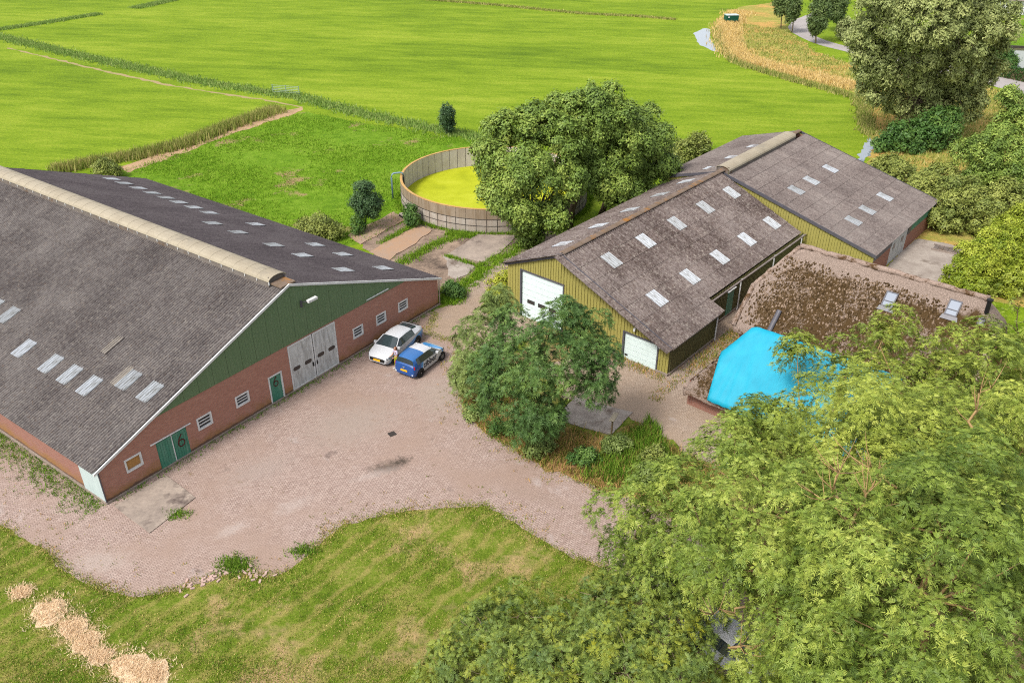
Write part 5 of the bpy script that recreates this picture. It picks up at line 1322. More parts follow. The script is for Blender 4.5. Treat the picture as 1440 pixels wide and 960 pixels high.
tree('young_shrub', 'bush', 'little light green bush at the foot of the young tree', 'bush', 'leaf_dark', 'bark', .04, None, 2, .3, .02, rc=.3, dens=5, tips=20, size=.12, leaves=6)
tree('tank_shrub', 'bush', 'small bush growing against the front left wall of the tank', 'bush', 'leaf_dark', 'bark', .04, None, 2, .3, .02, rc=.3, dens=5, tips=24, size=.12, leaves=6)
tree('reed_bush', 'bush', 'grey green bush behind the brick barn roof where the reeds begin', 'bush', 'leaf_east', 'bark', .05, None, 2, .3, .02, rc=.4, dens=5, tips=26, size=.15, leaves=6)
tree('yellow_bush', 'bush', 'rounded olive green bush beside the far eave of the brick barn', 'bush', 'leaf_east', 'bark', .04, None, 3, .3, .02, rc=.4, dens=5, tips=26, size=.14, leaves=6)
tree('track_shrub', 'bush', 'low green bush by the far right corner of the brick barn', 'bush', 'leaf_dark', 'bark', .03, None, 2, .3, .02, rc=.3, dens=5, tips=24, size=.12, leaves=6)
tree('pond_bush', 'bush', 'rounded bush at the garden pond by the upper right edge', 'bush', 'leaf_dark', 'bark', .05, None, 2, .3, .03, rc=.5, dens=5, tips=24, size=.25, leaves=6)

# clipped hedge by the far road
hg = thing('clipped_hedge', 'long clipped green hedge along the far road at the right edge', 'hedge', (77.0, 128.5, 0), math.atan2(-5.7, 1.35) * 0)
hp = []
a, b = Vector((71.5, 134.0, 0)), Vector((82.0, 117.0, 0))
n_ = 9000; t = rng.uniform(0, 1, n_); face = rng.integers(0, 3, n_)
dx = np.where(face == 0, rng.uniform(-.6, .6, n_), np.where(face == 1, -.6, .6)); zz_ = np.where(face == 0, 1.5, rng.uniform(0.05, 1.5, n_))
dir_ = np.array(b - a)[:2]; nn_ = np.array([-dir_[1], dir_[0]]) / np.hypot(*dir_)
P0 = np.zeros((n_, 3)); P0[:, :2] = np.array(a)[:2] + t[:, None] * dir_ + dx[:, None] * nn_ - np.array([77.0, 128.5]); P0[:, 2] = zz_; P0 += rng.normal(0, .06, (n_, 3))
l_ = unit(rng.normal(0, 1, (n_, 3)) + [0, 0, .4]) * .28; w_ = unit(rng.normal(0, 1, (n_, 3))) * .1
link('foliage', np_mesh('foliage', np.stack([P0, P0 + l_ * .5 + w_, P0 + l_, P0 + l_ * .5 - w_], 1).reshape(-1, 3), np.arange(4 * n_).reshape(-1, 4), MAT['leaf_dark']), hg)
mb = MB(); mb.box(((a + b) / 2 - Vector((77.0, 128.5, -0.72))), ((b - a).length, 1.05, 1.42), 0, math.atan2(b.y - a.y, b.x - a.x)); mb.build('branches', MAT['bark'], hg)

# ---------------------------------------------------------------- reeds, grass and weeds
def lab(o, label, cat): return tag(o, label, cat)
lab(blades('reed_bed', along(LINE['reed_a'], 2.2, 8000), 0.36, .12, 3, MAT['blade_reed'], .2, .5), 'blue green reeds along the straight field ditch', 'reeds')
lab(blades('reed_bed', along(LINE['reed_b'], 1.5, 4200), 0.85, .10, 3, MAT['blade_reed_dry'], .2, .35), 'tall brownish reeds beside the diagonal dirt path', 'reeds')
lab(blades('dry_grass', along(LINE['tan'], 2.8, 9000), 0.7, .13, 3, MAT['blade_tan'], .25, .6), 'golden dry grass on the bank of the curving ditch', 'grass')
lab(blades('reed_bed', along(LINE['tan_low'], 1.2, 4000), 0.55, .13, 3, MAT['blade_reed_dry'], .25, .5), 'dull green reeds at the water line of the curving ditch', 'reeds')
for k_, nm in (('far_a', 'dark reeds of the far ditch at the upper left edge'), ('far_c', 'short row of dark reeds at the very top left'), ('far_b', 'thin dark reed line across the far field at the top')):
    lab(blades('reed_bed', along(LINE[k_], 1.6 if k_ != 'far_b' else 1.0, 2500), 0.38, .14, 3, MAT['blade_reed_dry'] if k_ == 'far_b' else MAT['blade_reed'], .25, .5), nm, 'reeds')
bank = AREA['bank']
q = scatter([(44, 172), (36, 150), (40, 120), (42, 98), (45, 70), (62, 70), (75, 122), (56, 148), (53, 165)], 16000)
q = q[pip(q, bank)]
lab(blades('rough_grass', q, 0.4, .12, 3, MAT['blade_reed_dry'], .4, .8), 'rough mixed grass covering the bank between ditch and road', 'grass')
# lawn in front: denser towards the camera
occ = [AREA['brick_paving'], [(-20.83, 33.52), (-19.0, 36.0), (-16.8, 34.21), (-18.25, 31.52)]]
q = np.concatenate([scatter([(-30, 18), (16, 18), (16, 27), (-2, 36), (-14, 31), (-20, 33), (-31, 36)], 70000), scatter([(-27, 18), (16, 18), (16, 24), (-27, 24)], 26000)])
q = q[~pip(q, occ[0])]
g_ = np.sin(q[:, 0] * .9 + 1.7 * np.sin(q[:, 1] * .8)) + np.sin(q[:, 1] * 1.6 + q[:, 0] * .5) + rng.normal(0, .9, len(q))
lab(blades('lawn_grass', q[g_ > -.9], 0.075, .035, 4, MAT['blade_lawn'], .09, .9), 'patchy mown grass of the near lawn', 'grass')
lab(blades('lawn_clumps', q[g_ > 1.4][::4], 0.15, .04, 6, MAT['blade_green'], .12, .8), 'thicker green clumps in the near lawn', 'grass')
q = scatter(AREA['yard_grass'], 42000)
bad = np.hypot(q[:, 0] - TC[0], q[:, 1] - TC[1]) < TR + .3
q = q[~bad & (q[:, 1] < 108)]
g_ = np.sin(q[:, 0] * .35 + 1.7 * np.sin(q[:, 1] * .3)) + np.sin(q[:, 1] * .6 + q[:, 0] * .2) + rng.normal(0, .8, len(q))
lab(blades('meadow_tufts', q[g_ > -.3], 0.2, .07, 3, MAT['blade_yard'], .2, .9), 'grass tufts of the paddock left of the round tank', 'grass')
q = scatter(AREA['rough_bed'], 5200)
lab(blades('weed_bed', q, 0.42, .05, 6, MAT['blade_weed'], .16, .7), 'weeds and dry grass in the bed beside the brick drive', 'weeds')
q = scatter([(5.5, 38.5), (8.5, 41.5), (9.2, 37.0), (7.6, 34.4), (4.0, 36.2)], 1500)
lab(blades('weed_patch', q, 0.6, .06, 6, MAT['blade_green'], .16, .6), 'taller green weeds by the sign post', 'weeds')
# weeds along the joints, edges and wall feet
pv = AREA['brick_paving']; q = scatter(pv, 60000); d = edge_dist(q, pv)
q = q[(rng.uniform(0, 1, len(q)) < np.exp(-d / .6) * .75) & (q[:, 1] > 20)]
g_ = np.sin(q[:, 0] * 1.3) + np.sin(q[:, 1] * 1.7 + q[:, 0]) + rng.normal(0, .6, len(q)); q = q[g_ > -.1]
lab(blades('paving_weeds', q, 0.13, .045, 6, MAT['blade_weed'], .07, .9), 'small weeds creeping over the edge of the brick paving', 'weeds')
ed = np.concatenate([along(AREA['brick_paving'][2:19], .45, 2600), along(AREA['brick_paving'][22:32], .5, 1300)])
g_ = np.sin(ed[:, 0] * 1.9) + np.sin(ed[:, 1] * 2.3 + ed[:, 0] * .7) + rng.normal(0, .8, len(ed))
lab(blades('edge_grass', ed[g_ > -.3], 0.11, .04, 6, MAT['blade_lawn'], .12, .9), 'ragged grass along the edge of the brick paving', 'grass')
c_, s_ = math.cos(A1), math.sin(A1)
def B1W(x, y): return (-21.259 + x * c_ - y * s_, 33.747 + x * s_ + y * c_)
q = np.array([B1W(rng.uniform(0, 27), -abs(rng.normal(0.1, .22))) for _ in range(420)] + [B1W(-abs(rng.normal(.5, .6)), rng.uniform(0, 12)) for _ in range(900)])
lab(blades('wall_weeds', q, 0.16, .04, 6, MAT['blade_green'], .09, .8), 'weeds along the foot of the brick barn', 'weeds')
q = np.array([L2W(x, y)[:2] for x, y in [(rng.uniform(.2, 2.6), rng.uniform(2, 12)) for _ in range(700)] + [(rng.uniform(-9, 0), -abs(rng.normal(.3, .35))) for _ in range(300)] + [(rng.uniform(.3, 1.2), rng.uniform(-3, 9)) for _ in range(200)]])
lab(blades('alley_weeds', q, 0.22, .05, 5, MAT['blade_weed'], .12, .9), 'weeds in the alley between yellow barn and thatched house', 'weeds')
ln = [[(-11.6, 67.2), (-8.5, 72.2)], [(-9.5, 63.0), (-6.3, 67.8), (-4.2, 69.2)], [(-5.9, 69.4), (-3.4, 69.0)], [(-5.6, 64.8), (-3.0, 62.8), (-2.3, 63.3)], [(-5.2, 57.6), (-3.2, 60.3), (-1.6, 63.4), (0.5, 66.4), (1.6, 68)], [(-4.8, 56.2), (-4.4, 58.8)]]
q = np.concatenate([along(l, w_, n) for l, w_, n in zip(ln, (.4, .8, .6, .2, 1.2, 1.2), (220, 480, 260, 150, 800, 600))])
lab(blades('pad_weeds', q, 0.28, .06, 5, MAT['blade_yard'], .14, .8), 'grass growing between the concrete pads by the tank', 'weeds')
tt = rng.uniform(0, 2 * math.pi, 900); q = np.stack([TC[0] + (TR + .25 + abs(rng.normal(0, .2, 900))) * np.cos(tt), TC[1] + (TR + .25) * np.sin(tt)], 1)
lab(blades('tank_weeds', q, 0.35, .06, 5, MAT['blade_yard'], .15, .7), 'grass fringe around the foot of the tank', 'weeds')
q = scatter([(60, 130), (44, 115), (40, 100), (38, 88), (44, 72), (58, 72), (72, 118)], 1)
# loose bricks along the broken paving edge, a thick weed clump beside them
bm_ = MB(); bm_.box((0, 0, 0.03), (.2, .1, .06)); bme = bm_.mesh('brick', plain('brick_pink', S(214, 182, 170, K), .9))
pav = bpy.data.objects['brick_paving']
for i in range(46):
    x, y = rng.uniform(-15.6, -11.2), 0; y = np.interp(x, [-17.4, -15.3, -13.3, -11.1], [27.4, 28.0, 29.1, 28.7]) - .05 + rng.normal(0, .3)
    o = link('brick', bme, pav); o.location = (x, y, .012); o.rotation_euler = (rng.normal(0, .08), rng.normal(0, .08), rng.uniform(0, 3.1))
q = np.array([(x, y) for x, y in zip(rng.uniform(-34, -17.5, 2600), rng.uniform(26.5, 44, 2600))])
q = q[pip(q, pv)]; g_ = np.sin((q[:, 0] * .57 + q[:, 1] * .82) * 5.2) + rng.normal(0, .7, len(q)); q = q[g_ > .75]
lab(blades('joint_weeds', q, 0.07, .05, 4, MAT['blade_weed'], .07, 1.0), 'short weeds in the paving joints left of the brick barn', 'weeds')
lab(blades('weed_clump', np.concatenate([rng.normal((-13.3, 29.35), (.45, .28), (260, 2)), rng.normal((-10.2, 30.3), (.3, .2), (90, 2)), rng.normal((-17.2, 32.9), (.35, .2), (60, 2))]), 0.2, .05, 6, MAT['blade_green'], .1, .8), 'bright weed clumps rooted in the brick paving', 'weeds')
gw = 'rough weed bushes in the bed beside the brick drive'
wl = ('leafy weed bush at the left end of the bed, nearest the parked cars', 'weed bush under the left side of the dark bushy tree', 'weed bush directly below the trunk of the dark bushy tree', 'weed bush between the dark bushy tree and the sign post', 'tall weed bush just below the sign post', 'pale olive weed bush right of the sign post', 'weed bush at the right end of the bed, by the big ash')
for i, (x, y, r_) in enumerate(((-2.2, 41.6, .5), (-.6, 39.9, .55), (1.6, 38.0, .6), (4.1, 37.3, .55), (5.9, 38.4, .6), (7.9, 37.2, .6), (7.4, 35.6, .65))):
    T_ = thing('weed_bush', wl[i], 'weeds', (x, y, 0), 0, gw)
    crown('foliage', [(0, 0, r_ * .5, r_), (r_ * .8, .2, r_ * .35, r_ * .7), (-r_ * .7, -.1, r_ * .3, r_ * .7)], MAT['leaf_east' if i == 5 else ('leaf_dark' if i % 2 else 'leaf_sapling')], T_, rc=.3, dens=4, tips=22, size=.12, leaves=7)
# heaps of cut grass
for i, (x, y, r_) in enumerate(((-22.7, 27.6, .5), (-20.9, 26.5, .9), (-19.5, 25.6, .75), (-18.5, 24.8, .7), (-17.6, 24.1, .6), (-16.1, 23.5, .95), (-14.9, 23.2, .7))):
    mb = MB(); n, k = 5, 14; V = [(0, 0, .07 * r_)]
    for a in range(1, n + 1):
        for b in range(k):
            t = 2 * math.pi * b / k; rr = r_ * a / n * random.uniform(.7, 1.3); V.append((rr * math.cos(t), rr * math.sin(t) * .8, max(-.03, .08 * r_ * (1 - (a / n) ** 2) + random.gauss(0, .022))))
    Fc = [(0, 1 + b, 1 + (b + 1) % k) for b in range(k)] + [(1 + (a - 1) * k + b, 1 + a * k + b, 1 + a * k + (b + 1) % k, 1 + (a - 1) * k + (b + 1) % k) for a in range(1, n) for b in range(k)]
    mb.add(V, Fc)
    names = ('small pale heap of dry cut grass apart at the upper left of the row', 'large dry grass heap, second of the row from the left edge', 'dry grass heap third along the row', 'dry grass heap in the middle of the row towards the bottom', 'small flat dry grass heap just left of the widest one', 'widest dry grass heap near the bottom edge', 'last dry grass heap at the right end of the row')
    h_ = thing('cut_grass_heap', names[i], 'grass heap', (x, y, 0.02), random.uniform(0, 3), 'heaps of dry cut grass')
    mb.build('heap', MAT['dry_heap'], h_, True)
    q = rng.normal(0, r_ * .5, (int(1200 * r_), 2)) * [1.1, .9]
    blades('loose_straw', q, .10, .03, 2, MAT['heap_straw'], .06, 1.8, .05, None, h_)

# ================================================================ VEHICLES AND PEOPLE
def car_paint(name, build):
    m = M(name, 0.28, 0.5); m.b.inputs['Coat Weight'].default_value = 0.4; m.b.inputs['Coat Roughness'].default_value = 0.08
    m.color(build(m)); return m.m
WHITE, BLUE, SKYB = S(232, 234, 238, 0.5), S(24, 84, 158, 0.6), S(60, 156, 224, 0.6)
def p_i10(m):
    o = m.sep(m.obj())
    slant = m.math('ADD', o[0], m.math('MULTIPLY', o[2], -0.35))
    c = m.mix(m.step(slant, -1.10, -1.08), SKYB, WHITE)
    c = m.mix(m.step(m.math('ADD', slant, 0.22), -1.10, -1.08), BLUE, c)
    c = m.mix(m.math('MULTIPLY', m.step(o[2], 1.28, 1.30), m.step(o[0], -0.46, -0.48)), c, S(54, 112, 178, 0.6))
    nose = m.math('ADD', o[0], m.math('MULTIPLY', m.math('ABSOLUTE', o[1]), -0.9))
    c = m.mix(m.math('MULTIPLY', m.step(nose, 0.55, 0.57), m.step(o[0], 1.45, 1.43)), c, SKYB)
    return c
def p_sedan(m):
    o = m.sep(m.obj())
    a = m.math('ADD', o[2], m.math('MULTIPLY', o[0], 0.16))
    c = m.mix(m.step(a, 0.60, 0.57), WHITE, SKYB)
    return m.mix(m.step(m.math('ADD', o[2], m.math('MULTIPLY', o[0], 0.3)), 0.18, 0.16), c, S(40, 120, 200, 0.6))
MAT['paint_small'] = car_paint('paint_small', p_i10)
MAT['paint_large'] = car_paint('paint_large', p_sedan)
MAT['paint_white'] = car_paint('paint_white', lambda m: WHITE)
m = M('car_glass', 0.06, 0.6); m.color(S(60, 72, 76, 0.5)); MAT['car_glass'] = m.m
MAT['tyre'] = plain('tyre', S(34, 34, 36, 0.6), 0.8)
MAT['alloy'] = plain('alloy', S(186, 188, 192, 0.6), 0.35, 0.5, 0.6)
MAT['lamp_clear'] = plain('lamp_clear', S(210, 216, 224, 0.6), 0.15, 0.6)
MAT['lamp_dark'] = plain('lamp_dark', S(96, 104, 112, 0.6), 0.12, 0.6)
MAT['lamp_red'] = plain('lamp_red', S(190, 20, 36, 0.6), 0.2, 0.5)
MAT['plate'] = plain('plate', S(244, 178, 20, 0.7), 0.4)
MAT['ink'] = plain('ink', S(24, 30, 52, 0.5), 0.5)

def car(name, label, loc, heading, paint, st, wb, rear_axle, tw, wr, details):
    """st: stations (x, half width, z bottom, z mid, z belt, z top, half width at top) from tail to nose"""
    T_ = thing(name, label, 'car', (*loc, 0.02), heading, None)
    rings = []
    for (x, w_, zb, zm, ze, zt, wt) in st:
        cabin = zt - ze > 0.12
        rings.append([(x, w_ * .90, zb), (x, w_, zm - .08), (x, w_ * .995, zm + .1), (x, w_ * .955, ze)] +
                     ([(x, wt + .035, zt - .085), (x, wt - .05, zt - .025), (x, wt * .55, zt), (x, 0, zt + .012)] if cabin else
                      [(x, w_ * .9, ze + (zt - ze) * .55), (x, w_ * .78, zt - .01), (x, w_ * .45, zt + .008), (x, 0, zt + .014)]))
    n = len(rings); m_ = len(rings[0])
    V = []
    for r_ in rings: V += r_
    for r_ in rings: V += [(x, -y, z) for x, y, z in r_]
    def id_(i, j, s): return s * n * m_ + i * m_ + j
    body, glass = [], []
    for s in (0, 1):
        for i in range(n - 1):
            ca, cb = st[i][5] - st[i][4] > .12, st[i + 1][5] - st[i + 1][4] > .12
            for j in range(m_ - 1):
                f_ = [id_(i, j, s), id_(i + 1, j, s), id_(i + 1, j + 1, s), id_(i, j + 1, s)]
                if s: f_.reverse()
                g_ = False
                if j == 3 and (i in details['side']): g_ = True
                if j >= 4 and i in details['screen']: g_ = True
                (glass if g_ else body).append(tuple(f_))
    for i, rev in ((0, False), (n - 1, True)):
        f_ = [id_(i, j, 0) for j in range(m_)] + [id_(i, j, 1) for j in range(m_ - 2, -1, -1)]
        body.append(tuple(f_ if rev else f_[::-1]))
    for i in range(n - 1): body.append((id_(i, 0, 0), id_(i, 0, 1), id_(i + 1, 0, 1), id_(i + 1, 0, 0)))
    mb = MB(); mb.add(V, body); o = mb.build('body', MAT[paint], T_, True)
    b = bmesh.new(); b.from_mesh(o.data); bmesh.ops.remove_doubles(b, verts=b.verts, dist=.002); bmesh.ops.delete(b, geom=[v for v in b.verts if not v.link_faces], context='VERTS'); bmesh.ops.recalc_face_normals(b, faces=b.faces); b.to_mesh(o.data); b.free()
    o.data.polygons.foreach_set('use_smooth', [True] * len(o.data.polygons)); o.data.set_sharp_from_angle(angle=R(38))
    mb = MB(); mb.add(V, glass); o = mb.build('windows', MAT['car_glass'], T_, True)
    b = bmesh.new(); b.from_mesh(o.data); bmesh.ops.delete(b, geom=[v for v in b.verts if not v.link_faces], context='VERTS'); b.to_mesh(o.data); b.free()
    # wheels
    for x in (rear_axle, rear_axle + wb):
        for s in (-1, 1):
            y = s * tw
            mb = MB(); k = 20
            prof = [(wr * .64, -.09), (wr * .94, -.10), (wr, -.06), (wr, .06), (wr * .94, .10), (wr * .64, .09)]
            vs = []
            for q in range(k):
                t = 2 * math.pi * q / k
                vs += [(x + r_ * math.cos(t), y + d, wr + r_ * math.sin(t)) for r_, d in prof]
            p_ = len(prof); fs = [(q * p_ + e, ((q + 1) % k) * p_ + e, ((q + 1) % k) * p_ + (e + 1) % p_, q * p_ + (e + 1) % p_) for q in range(k) for e in range(p_)]
            mb.add(vs, fs); W_ = mb.build('wheel', MAT['tyre'], T_, True)
            mb = MB(); yo = y + s * .072
            mb.tube([(x, y - s * .02, wr), (x, y + s * .06, wr)], wr * .66, 18, 1)
            for q in range(5):
                t = 2 * math.pi * q / 5; c_, s_ = math.cos(t), math.sin(t)
                a0 = wr * .1; a1 = wr * .62; hw = wr * .07
                mb.add([(x + c_ * a0 - s_ * hw, yo, wr + s_ * a0 + c_ * hw), (x + c_ * a0 + s_ * hw, yo, wr + s_ * a0 - c_ * hw), (x + c_ * a1 + s_ * hw * .7, yo, wr + s_ * a1 - c_ * hw * .7), (x + c_ * a1 - s_ * hw * .7, yo, wr + s_ * a1 + c_ * hw * .7)], [(0, 1, 2, 3)], 0)
            mb.tube([(x, yo - s * .03, wr), (x, yo + s * .005, wr)], wr * .16, 10, 1)
            mb.build('rim', [MAT['dark'], MAT['alloy']], W_)
            mb = MB(); wa = [(x + (wr + .07) * math.cos(t), wr + (wr + .07) * math.sin(t)) for t in [math.pi * e / 14 for e in range(15)]] + [(x - wr - .07, .14), (x + wr + .07, .14)]
            hw_ = np.interp(x, [a[0] for a in st], [a[1] for a in st])
            mb.prism(wa, 1, s * (hw_ - .06), s * (hw_ + .012)); mb.build('wheel_arch', MAT['dark'], T_)
    def patch(nm, mk, pts, th=.045):
        P_ = [Vector(p) for p in pts]; c_ = sum(P_, Vector()) / len(P_); nrm = (P_[1] - P_[0]).cross(P_[2] - P_[0]).normalized()
        if nrm.dot(c_ - Vector((0, 0, .7))) < 0: nrm = -nrm
        mb = MB(); k = len(P_); mb.add([p - nrm * .03 for p in P_] + [p + nrm * th for p in P_], [tuple(range(k)), tuple(range(k, 2 * k))] + [(e, (e + 1) % k, k + (e + 1) % k, k + e) for e in range(k)])
        return mb.build(nm, MAT[mk], T_)
    for s in (-1, 1):
        q = [Vector(p) for p in details['pillar']]
        mb = MB(); mb.tube([(p.x, s * p.y, p.z) for p in q], .035, 6); mb.build('pillar', MAT[details['pillar_paint']], T_)
    for nm, mk, pts, mirror in details['patches']:
        patch(nm, mk, pts)
        if mirror: patch(nm, mk, [(x, -y, z) for x, y, z in pts])
    for s in (-1, 1):
        x, y, z = details['mirror']; mb = MB(); mb.box((x, s * (y + .09), z), (.12, .2, .14)); mb.box((x + .01, s * (y - .02), z - .05), (.06, .08, .05)); mb.build('wing_mirror', MAT[details.get('mirror_paint', 'paint_white')], T_)
    return T_

# small blue and white hatchback
st = [(-1.82, .60, .34, .52, .66, .72, .5), (-1.79, .74, .26, .55, .94, 1.0, .58), (-1.70, .80, .24, .58, 1.0, 1.06, .60),
      (-1.62, .82, .22, .58, 1.0, 1.40, .56), (-1.36, .835, .19, .58, .995, 1.465, .585), (-1.02, .84, .18, .58, .985, 1.485, .60), (-.96, .84, .18, .58, .98, 1.487, .60), (-.22, .84, .18, .58, .95, 1.49, .60), (-.16, .84, .18, .58, .95, 1.488, .60),
      (.36, .84, .18, .58, .93, 1.42, .59), (.98, .835, .18, .58, .90, .98, .60), (1.10, .83, .19, .58, .90, .95, .6), (1.45, .80, .2, .56, .82, .86, .56), (1.70, .72, .22, .52, .72, .76, .5), (1.82, .58, .28, .46, .60, .63, .4)]
det = dict(side={4, 5, 6, 7, 8, 9}, screen={2, 9}, mirror=(.66, .80, .98), mirror_paint='paint_white', pillar=[(1.0, .80, .91), (.68, .70, 1.17), (.36, .60, 1.38)], pillar_paint='paint_white', patches=[
    ('tail_light', 'lamp_red', [(-1.76, .60, .84), (-1.68, .80, .80), (-1.66, .79, 1.0), (-1.73, .60, 1.0)], True),
    ('head_light', 'lamp_dark', [(1.46, .80, .68), (1.73, .66, .60), (1.70, .62, .72), (1.42, .77, .82)], True),
    ('number_plate', 'plate', [(-1.815, -.26, .55), (-1.815, .26, .55), (-1.81, .26, .66), (-1.81, -.26, .66)], False),
    ('grille', 'dark', [(1.83, -.4, .34), (1.83, .4, .34), (1.815, .34, .5), (1.815, -.34, .5)], False),
    ('reflector', 'lamp_clear', [(-1.805, .60, .36), (-1.79, .70, .36), (-1.79, .70, .44), (-1.805, .60, .44)], True),
    ('badge', 'alloy', [(-1.815, -.07, .80), (-1.815, .07, .80), (-1.80, .07, .87), (-1.80, -.07, .87)], False)])
HB = math.atan2(.86, .51)
i10 = car('small_car', 'small blue and white hatchback with dark lettering on its door', (-6.06, 47.5), HB, 'paint_small', st, 2.42, -1.14, .785, .29, det)
# door lettering
def lettering(txt, parent, x0, zc, hgt, hw, mat, side=-1):
    cu = bpy.data.curves.new('lettering', 'FONT'); cu.body = txt; cu.size = 1.0; cu.resolution_u = 3; cu.offset = 0.022
    t_ = bpy.data.objects.new('lettering_tmp', cu); COL.objects.link(t_); bpy.context.view_layer.update()
    me = bpy.data.meshes.new_from_object(t_.evaluated_get(bpy.context.evaluated_depsgraph_get())); bpy.data.objects.remove(t_); bpy.data.curves.remove(cu)
    xs = [v.co.x for v in me.vertices]; k = hgt
    for v in me.vertices:
        x, z = x0 + v.co.x * k, zc + (v.co.y - .3) * k
        v.co = (x, side * hw(x, z), z)
    me.materials.clear(); me.materials.append(mat); me.name = 'lettering'
    return link('lettering', me, parent)
def hw10(x, z): return (.84 * .995 if z < .68 else .84 * (.995 - .04 * (z - .68) / .29)) + .012
lettering('zibber', i10, -.80, .68, .57, hw10, MAT['ink'])
# larger white and blue fastback
st = [(-2.22, .62, .36, .55, .72, .80, .5), (-2.18, .80, .28, .60, .96, 1.03, .56), (-2.02, .87, .24, .62, 1.0, 1.10, .58), (-1.72, .90, .2, .62, .99, 1.24, .56), (-1.10, .91, .18, .60, .96, 1.36, .575), (-.90, .91, .18, .60, .955, 1.40, .585), (-.42, .91, .18, .60, .945, 1.445, .60), (-.36, .91, .18, .60, .945, 1.448, .60),
      (.36, .91, .18, .6, .92, 1.42, .60), (.46, .91, .18, .6, .92, 1.40, .60), (1.20, .90, .18, .58, .90, .96, .6), (1.32, .90, .18, .58, .88, .93, .6), (1.75, .87, .2, .54, .80, .85, .56), (2.05, .80, .22, .5, .70, .745, .5), (2.20, .66, .26, .44, .58, .62, .42)]
det = dict(side={4, 5, 6, 7, 8, 9}, screen={3, 9}, mirror=(.98, .86, .98), mirror_paint='paint_white', pillar=[(1.22, .86, .91), (.84, .74, 1.14), (.46, .62, 1.36)], pillar_paint='paint_white', patches=[
    ('head_light', 'lamp_dark', [(1.82, .88, .64), (2.13, .70, .56), (2.11, .66, .66), (1.80, .84, .76)], True),
    ('tail_light', 'lamp_red', [(-2.19, .50, .92), (-2.16, .79, .88), (-2.12, .79, .98), (-2.17, .5, 1.0)], True),
    ('grille', 'dark', [(2.2, -.56, .36), (2.2, .56, .36), (2.17, .60, .57), (2.17, -.60, .57)], False),
    ('number_plate', 'plate', [(2.24, -.26, .40), (2.24, .26, .40), (2.235, .26, .51), (2.235, -.26, .51)], False),
    ('fog_light', 'dark', [(2.08, .70, .32), (2.16, .58, .32), (2.15, .58, .44), (2.05, .74, .46)], True),
    ('spoiler', 'dark', [(-2.08, -.62, 1.07), (-2.08, .62, 1.07), (-2.0, .62, 1.085), (-2.0, -.62, 1.085)], False)])
HA = math.atan2(-.89, -.456)
car('large_car', 'white fastback car with pale blue lower sides parked by the brick wall', (-7.95, 49.4), HA, 'paint_large', st, 2.7, -1.33, .845, .32, det)
# the white car that shows through the ash canopy
st3 = [(x * .98, w_, zb, zm, ze, zt * (1.06 if zt - ze > .12 else 1), wt) for x, w_, zb, zm, ze, zt, wt in st]
car('hidden_car', 'white car glimpsed through a gap in the ash canopy', (9.35, 24.3), math.atan2(-.75, .66), 'paint_white', st3, 2.65, -1.30, .845, .32, det)

# person between the cars
PS = thing('person', 'person in yellow trousers and a pale lilac top standing between the two cars', 'person', (-7.62, 47.05, 0.015), HB + R(70))
def skin_body(name, nodes, edges, mat, parent, sub=2):
    me = bpy.data.meshes.new(name); me.from_pydata([n_[0] for n_ in nodes], edges, []); me.materials.append(mat)
    o = link(name, me, parent); sk = o.modifiers.new('skin', 'SKIN'); sk.use_smooth_shade = True
    for i, n_ in enumerate(nodes):
        sv = me.skin_vertices[0].data[i]; sv.radius = (n_[1], n_[2] if len(n_) > 2 else n_[1]); sv.use_root = (i == 0)
    s2_ = o.modifiers.new('sub', 'SUBSURF'); s2_.levels = s2_.render_levels = sub
    return o
MAT['skin'] = plain('skin', S(214, 160, 130, K), 0.6)
MAT['trousers'] = plain('trousers', S(196, 196, 40, K), 0.8)
MAT['top'] = plain('top', S(206, 196, 220, 0.55), 0.8)
MAT['hair'] = plain('hair', S(120, 62, 34, K), 0.7)
MAT['shoe'] = plain('shoe', S(230, 230, 226, 0.6), 0.6)
nodes = [((0, 0, .95), .13, .10), ((0, 0, 1.10), .115, .085), ((0, 0.01, 1.28), .14, .095), ((0, 0.01, 1.40), .10, .075), ((0, .02, 1.475), .05), ((0, .04, 1.55), .075, .085), ((0, .045, 1.63), .078, .09), ((0, .04, 1.69), .05),
         ((.17, .01, 1.39), .052), ((.22, .06, 1.15), .042), ((.17, .24, 1.04), .034), ((.15, .31, 1.03), .03), ((-.17, .01, 1.39), .052), ((-.23, .05, 1.15), .042), ((-.18, .22, 1.05), .034), ((-.16, .29, 1.04), .03),
         ((.09, 0, .88), .085), ((.10, .01, .50), .058), ((.10, -.01, .09), .038), ((.10, .13, .04), .03), ((-.09, 0, .88), .085), ((-.10, .01, .50), .058), ((-.10, -.01, .09), .038), ((-.10, .13, .04), .03)]
edges = [(0, 1), (1, 2), (2, 3), (3, 4), (4, 5), (5, 6), (6, 7), (3, 8), (8, 9), (9, 10), (10, 11), (3, 12), (12, 13), (13, 14), (14, 15), (0, 16), (16, 17), (17, 18), (18, 19), (0, 20), (20, 21), (21, 22), (22, 23)]
for hx, hy, hz, ci in ((.15, .31, 1.03, 11), (-.16, .29, 1.04, 15)):
    for f_ in range(4):
        i0 = len(nodes); dx = (-.024 + .016 * f_)
        nodes += [((hx + dx, hy + .05, hz), .009), ((hx + dx * 1.1, hy + .085 - abs(f_ - 1.5) * .006, hz - .012), .008), ((hx + dx * 1.1, hy + .10 - abs(f_ - 1.5) * .008, hz - .03), .007)]
        edges += [(ci, i0), (i0, i0 + 1), (i0 + 1, i0 + 2)]
    i0 = len(nodes); sg = -1 if hx > 0 else 1
    nodes += [((hx + sg * .04, hy + .02, hz - .005), .010), ((hx + sg * .055, hy + .05, hz - .012), .008)]; edges += [(ci, i0), (i0, i0 + 1)]
skin_body('body', nodes, edges, MAT['skin'], PS)
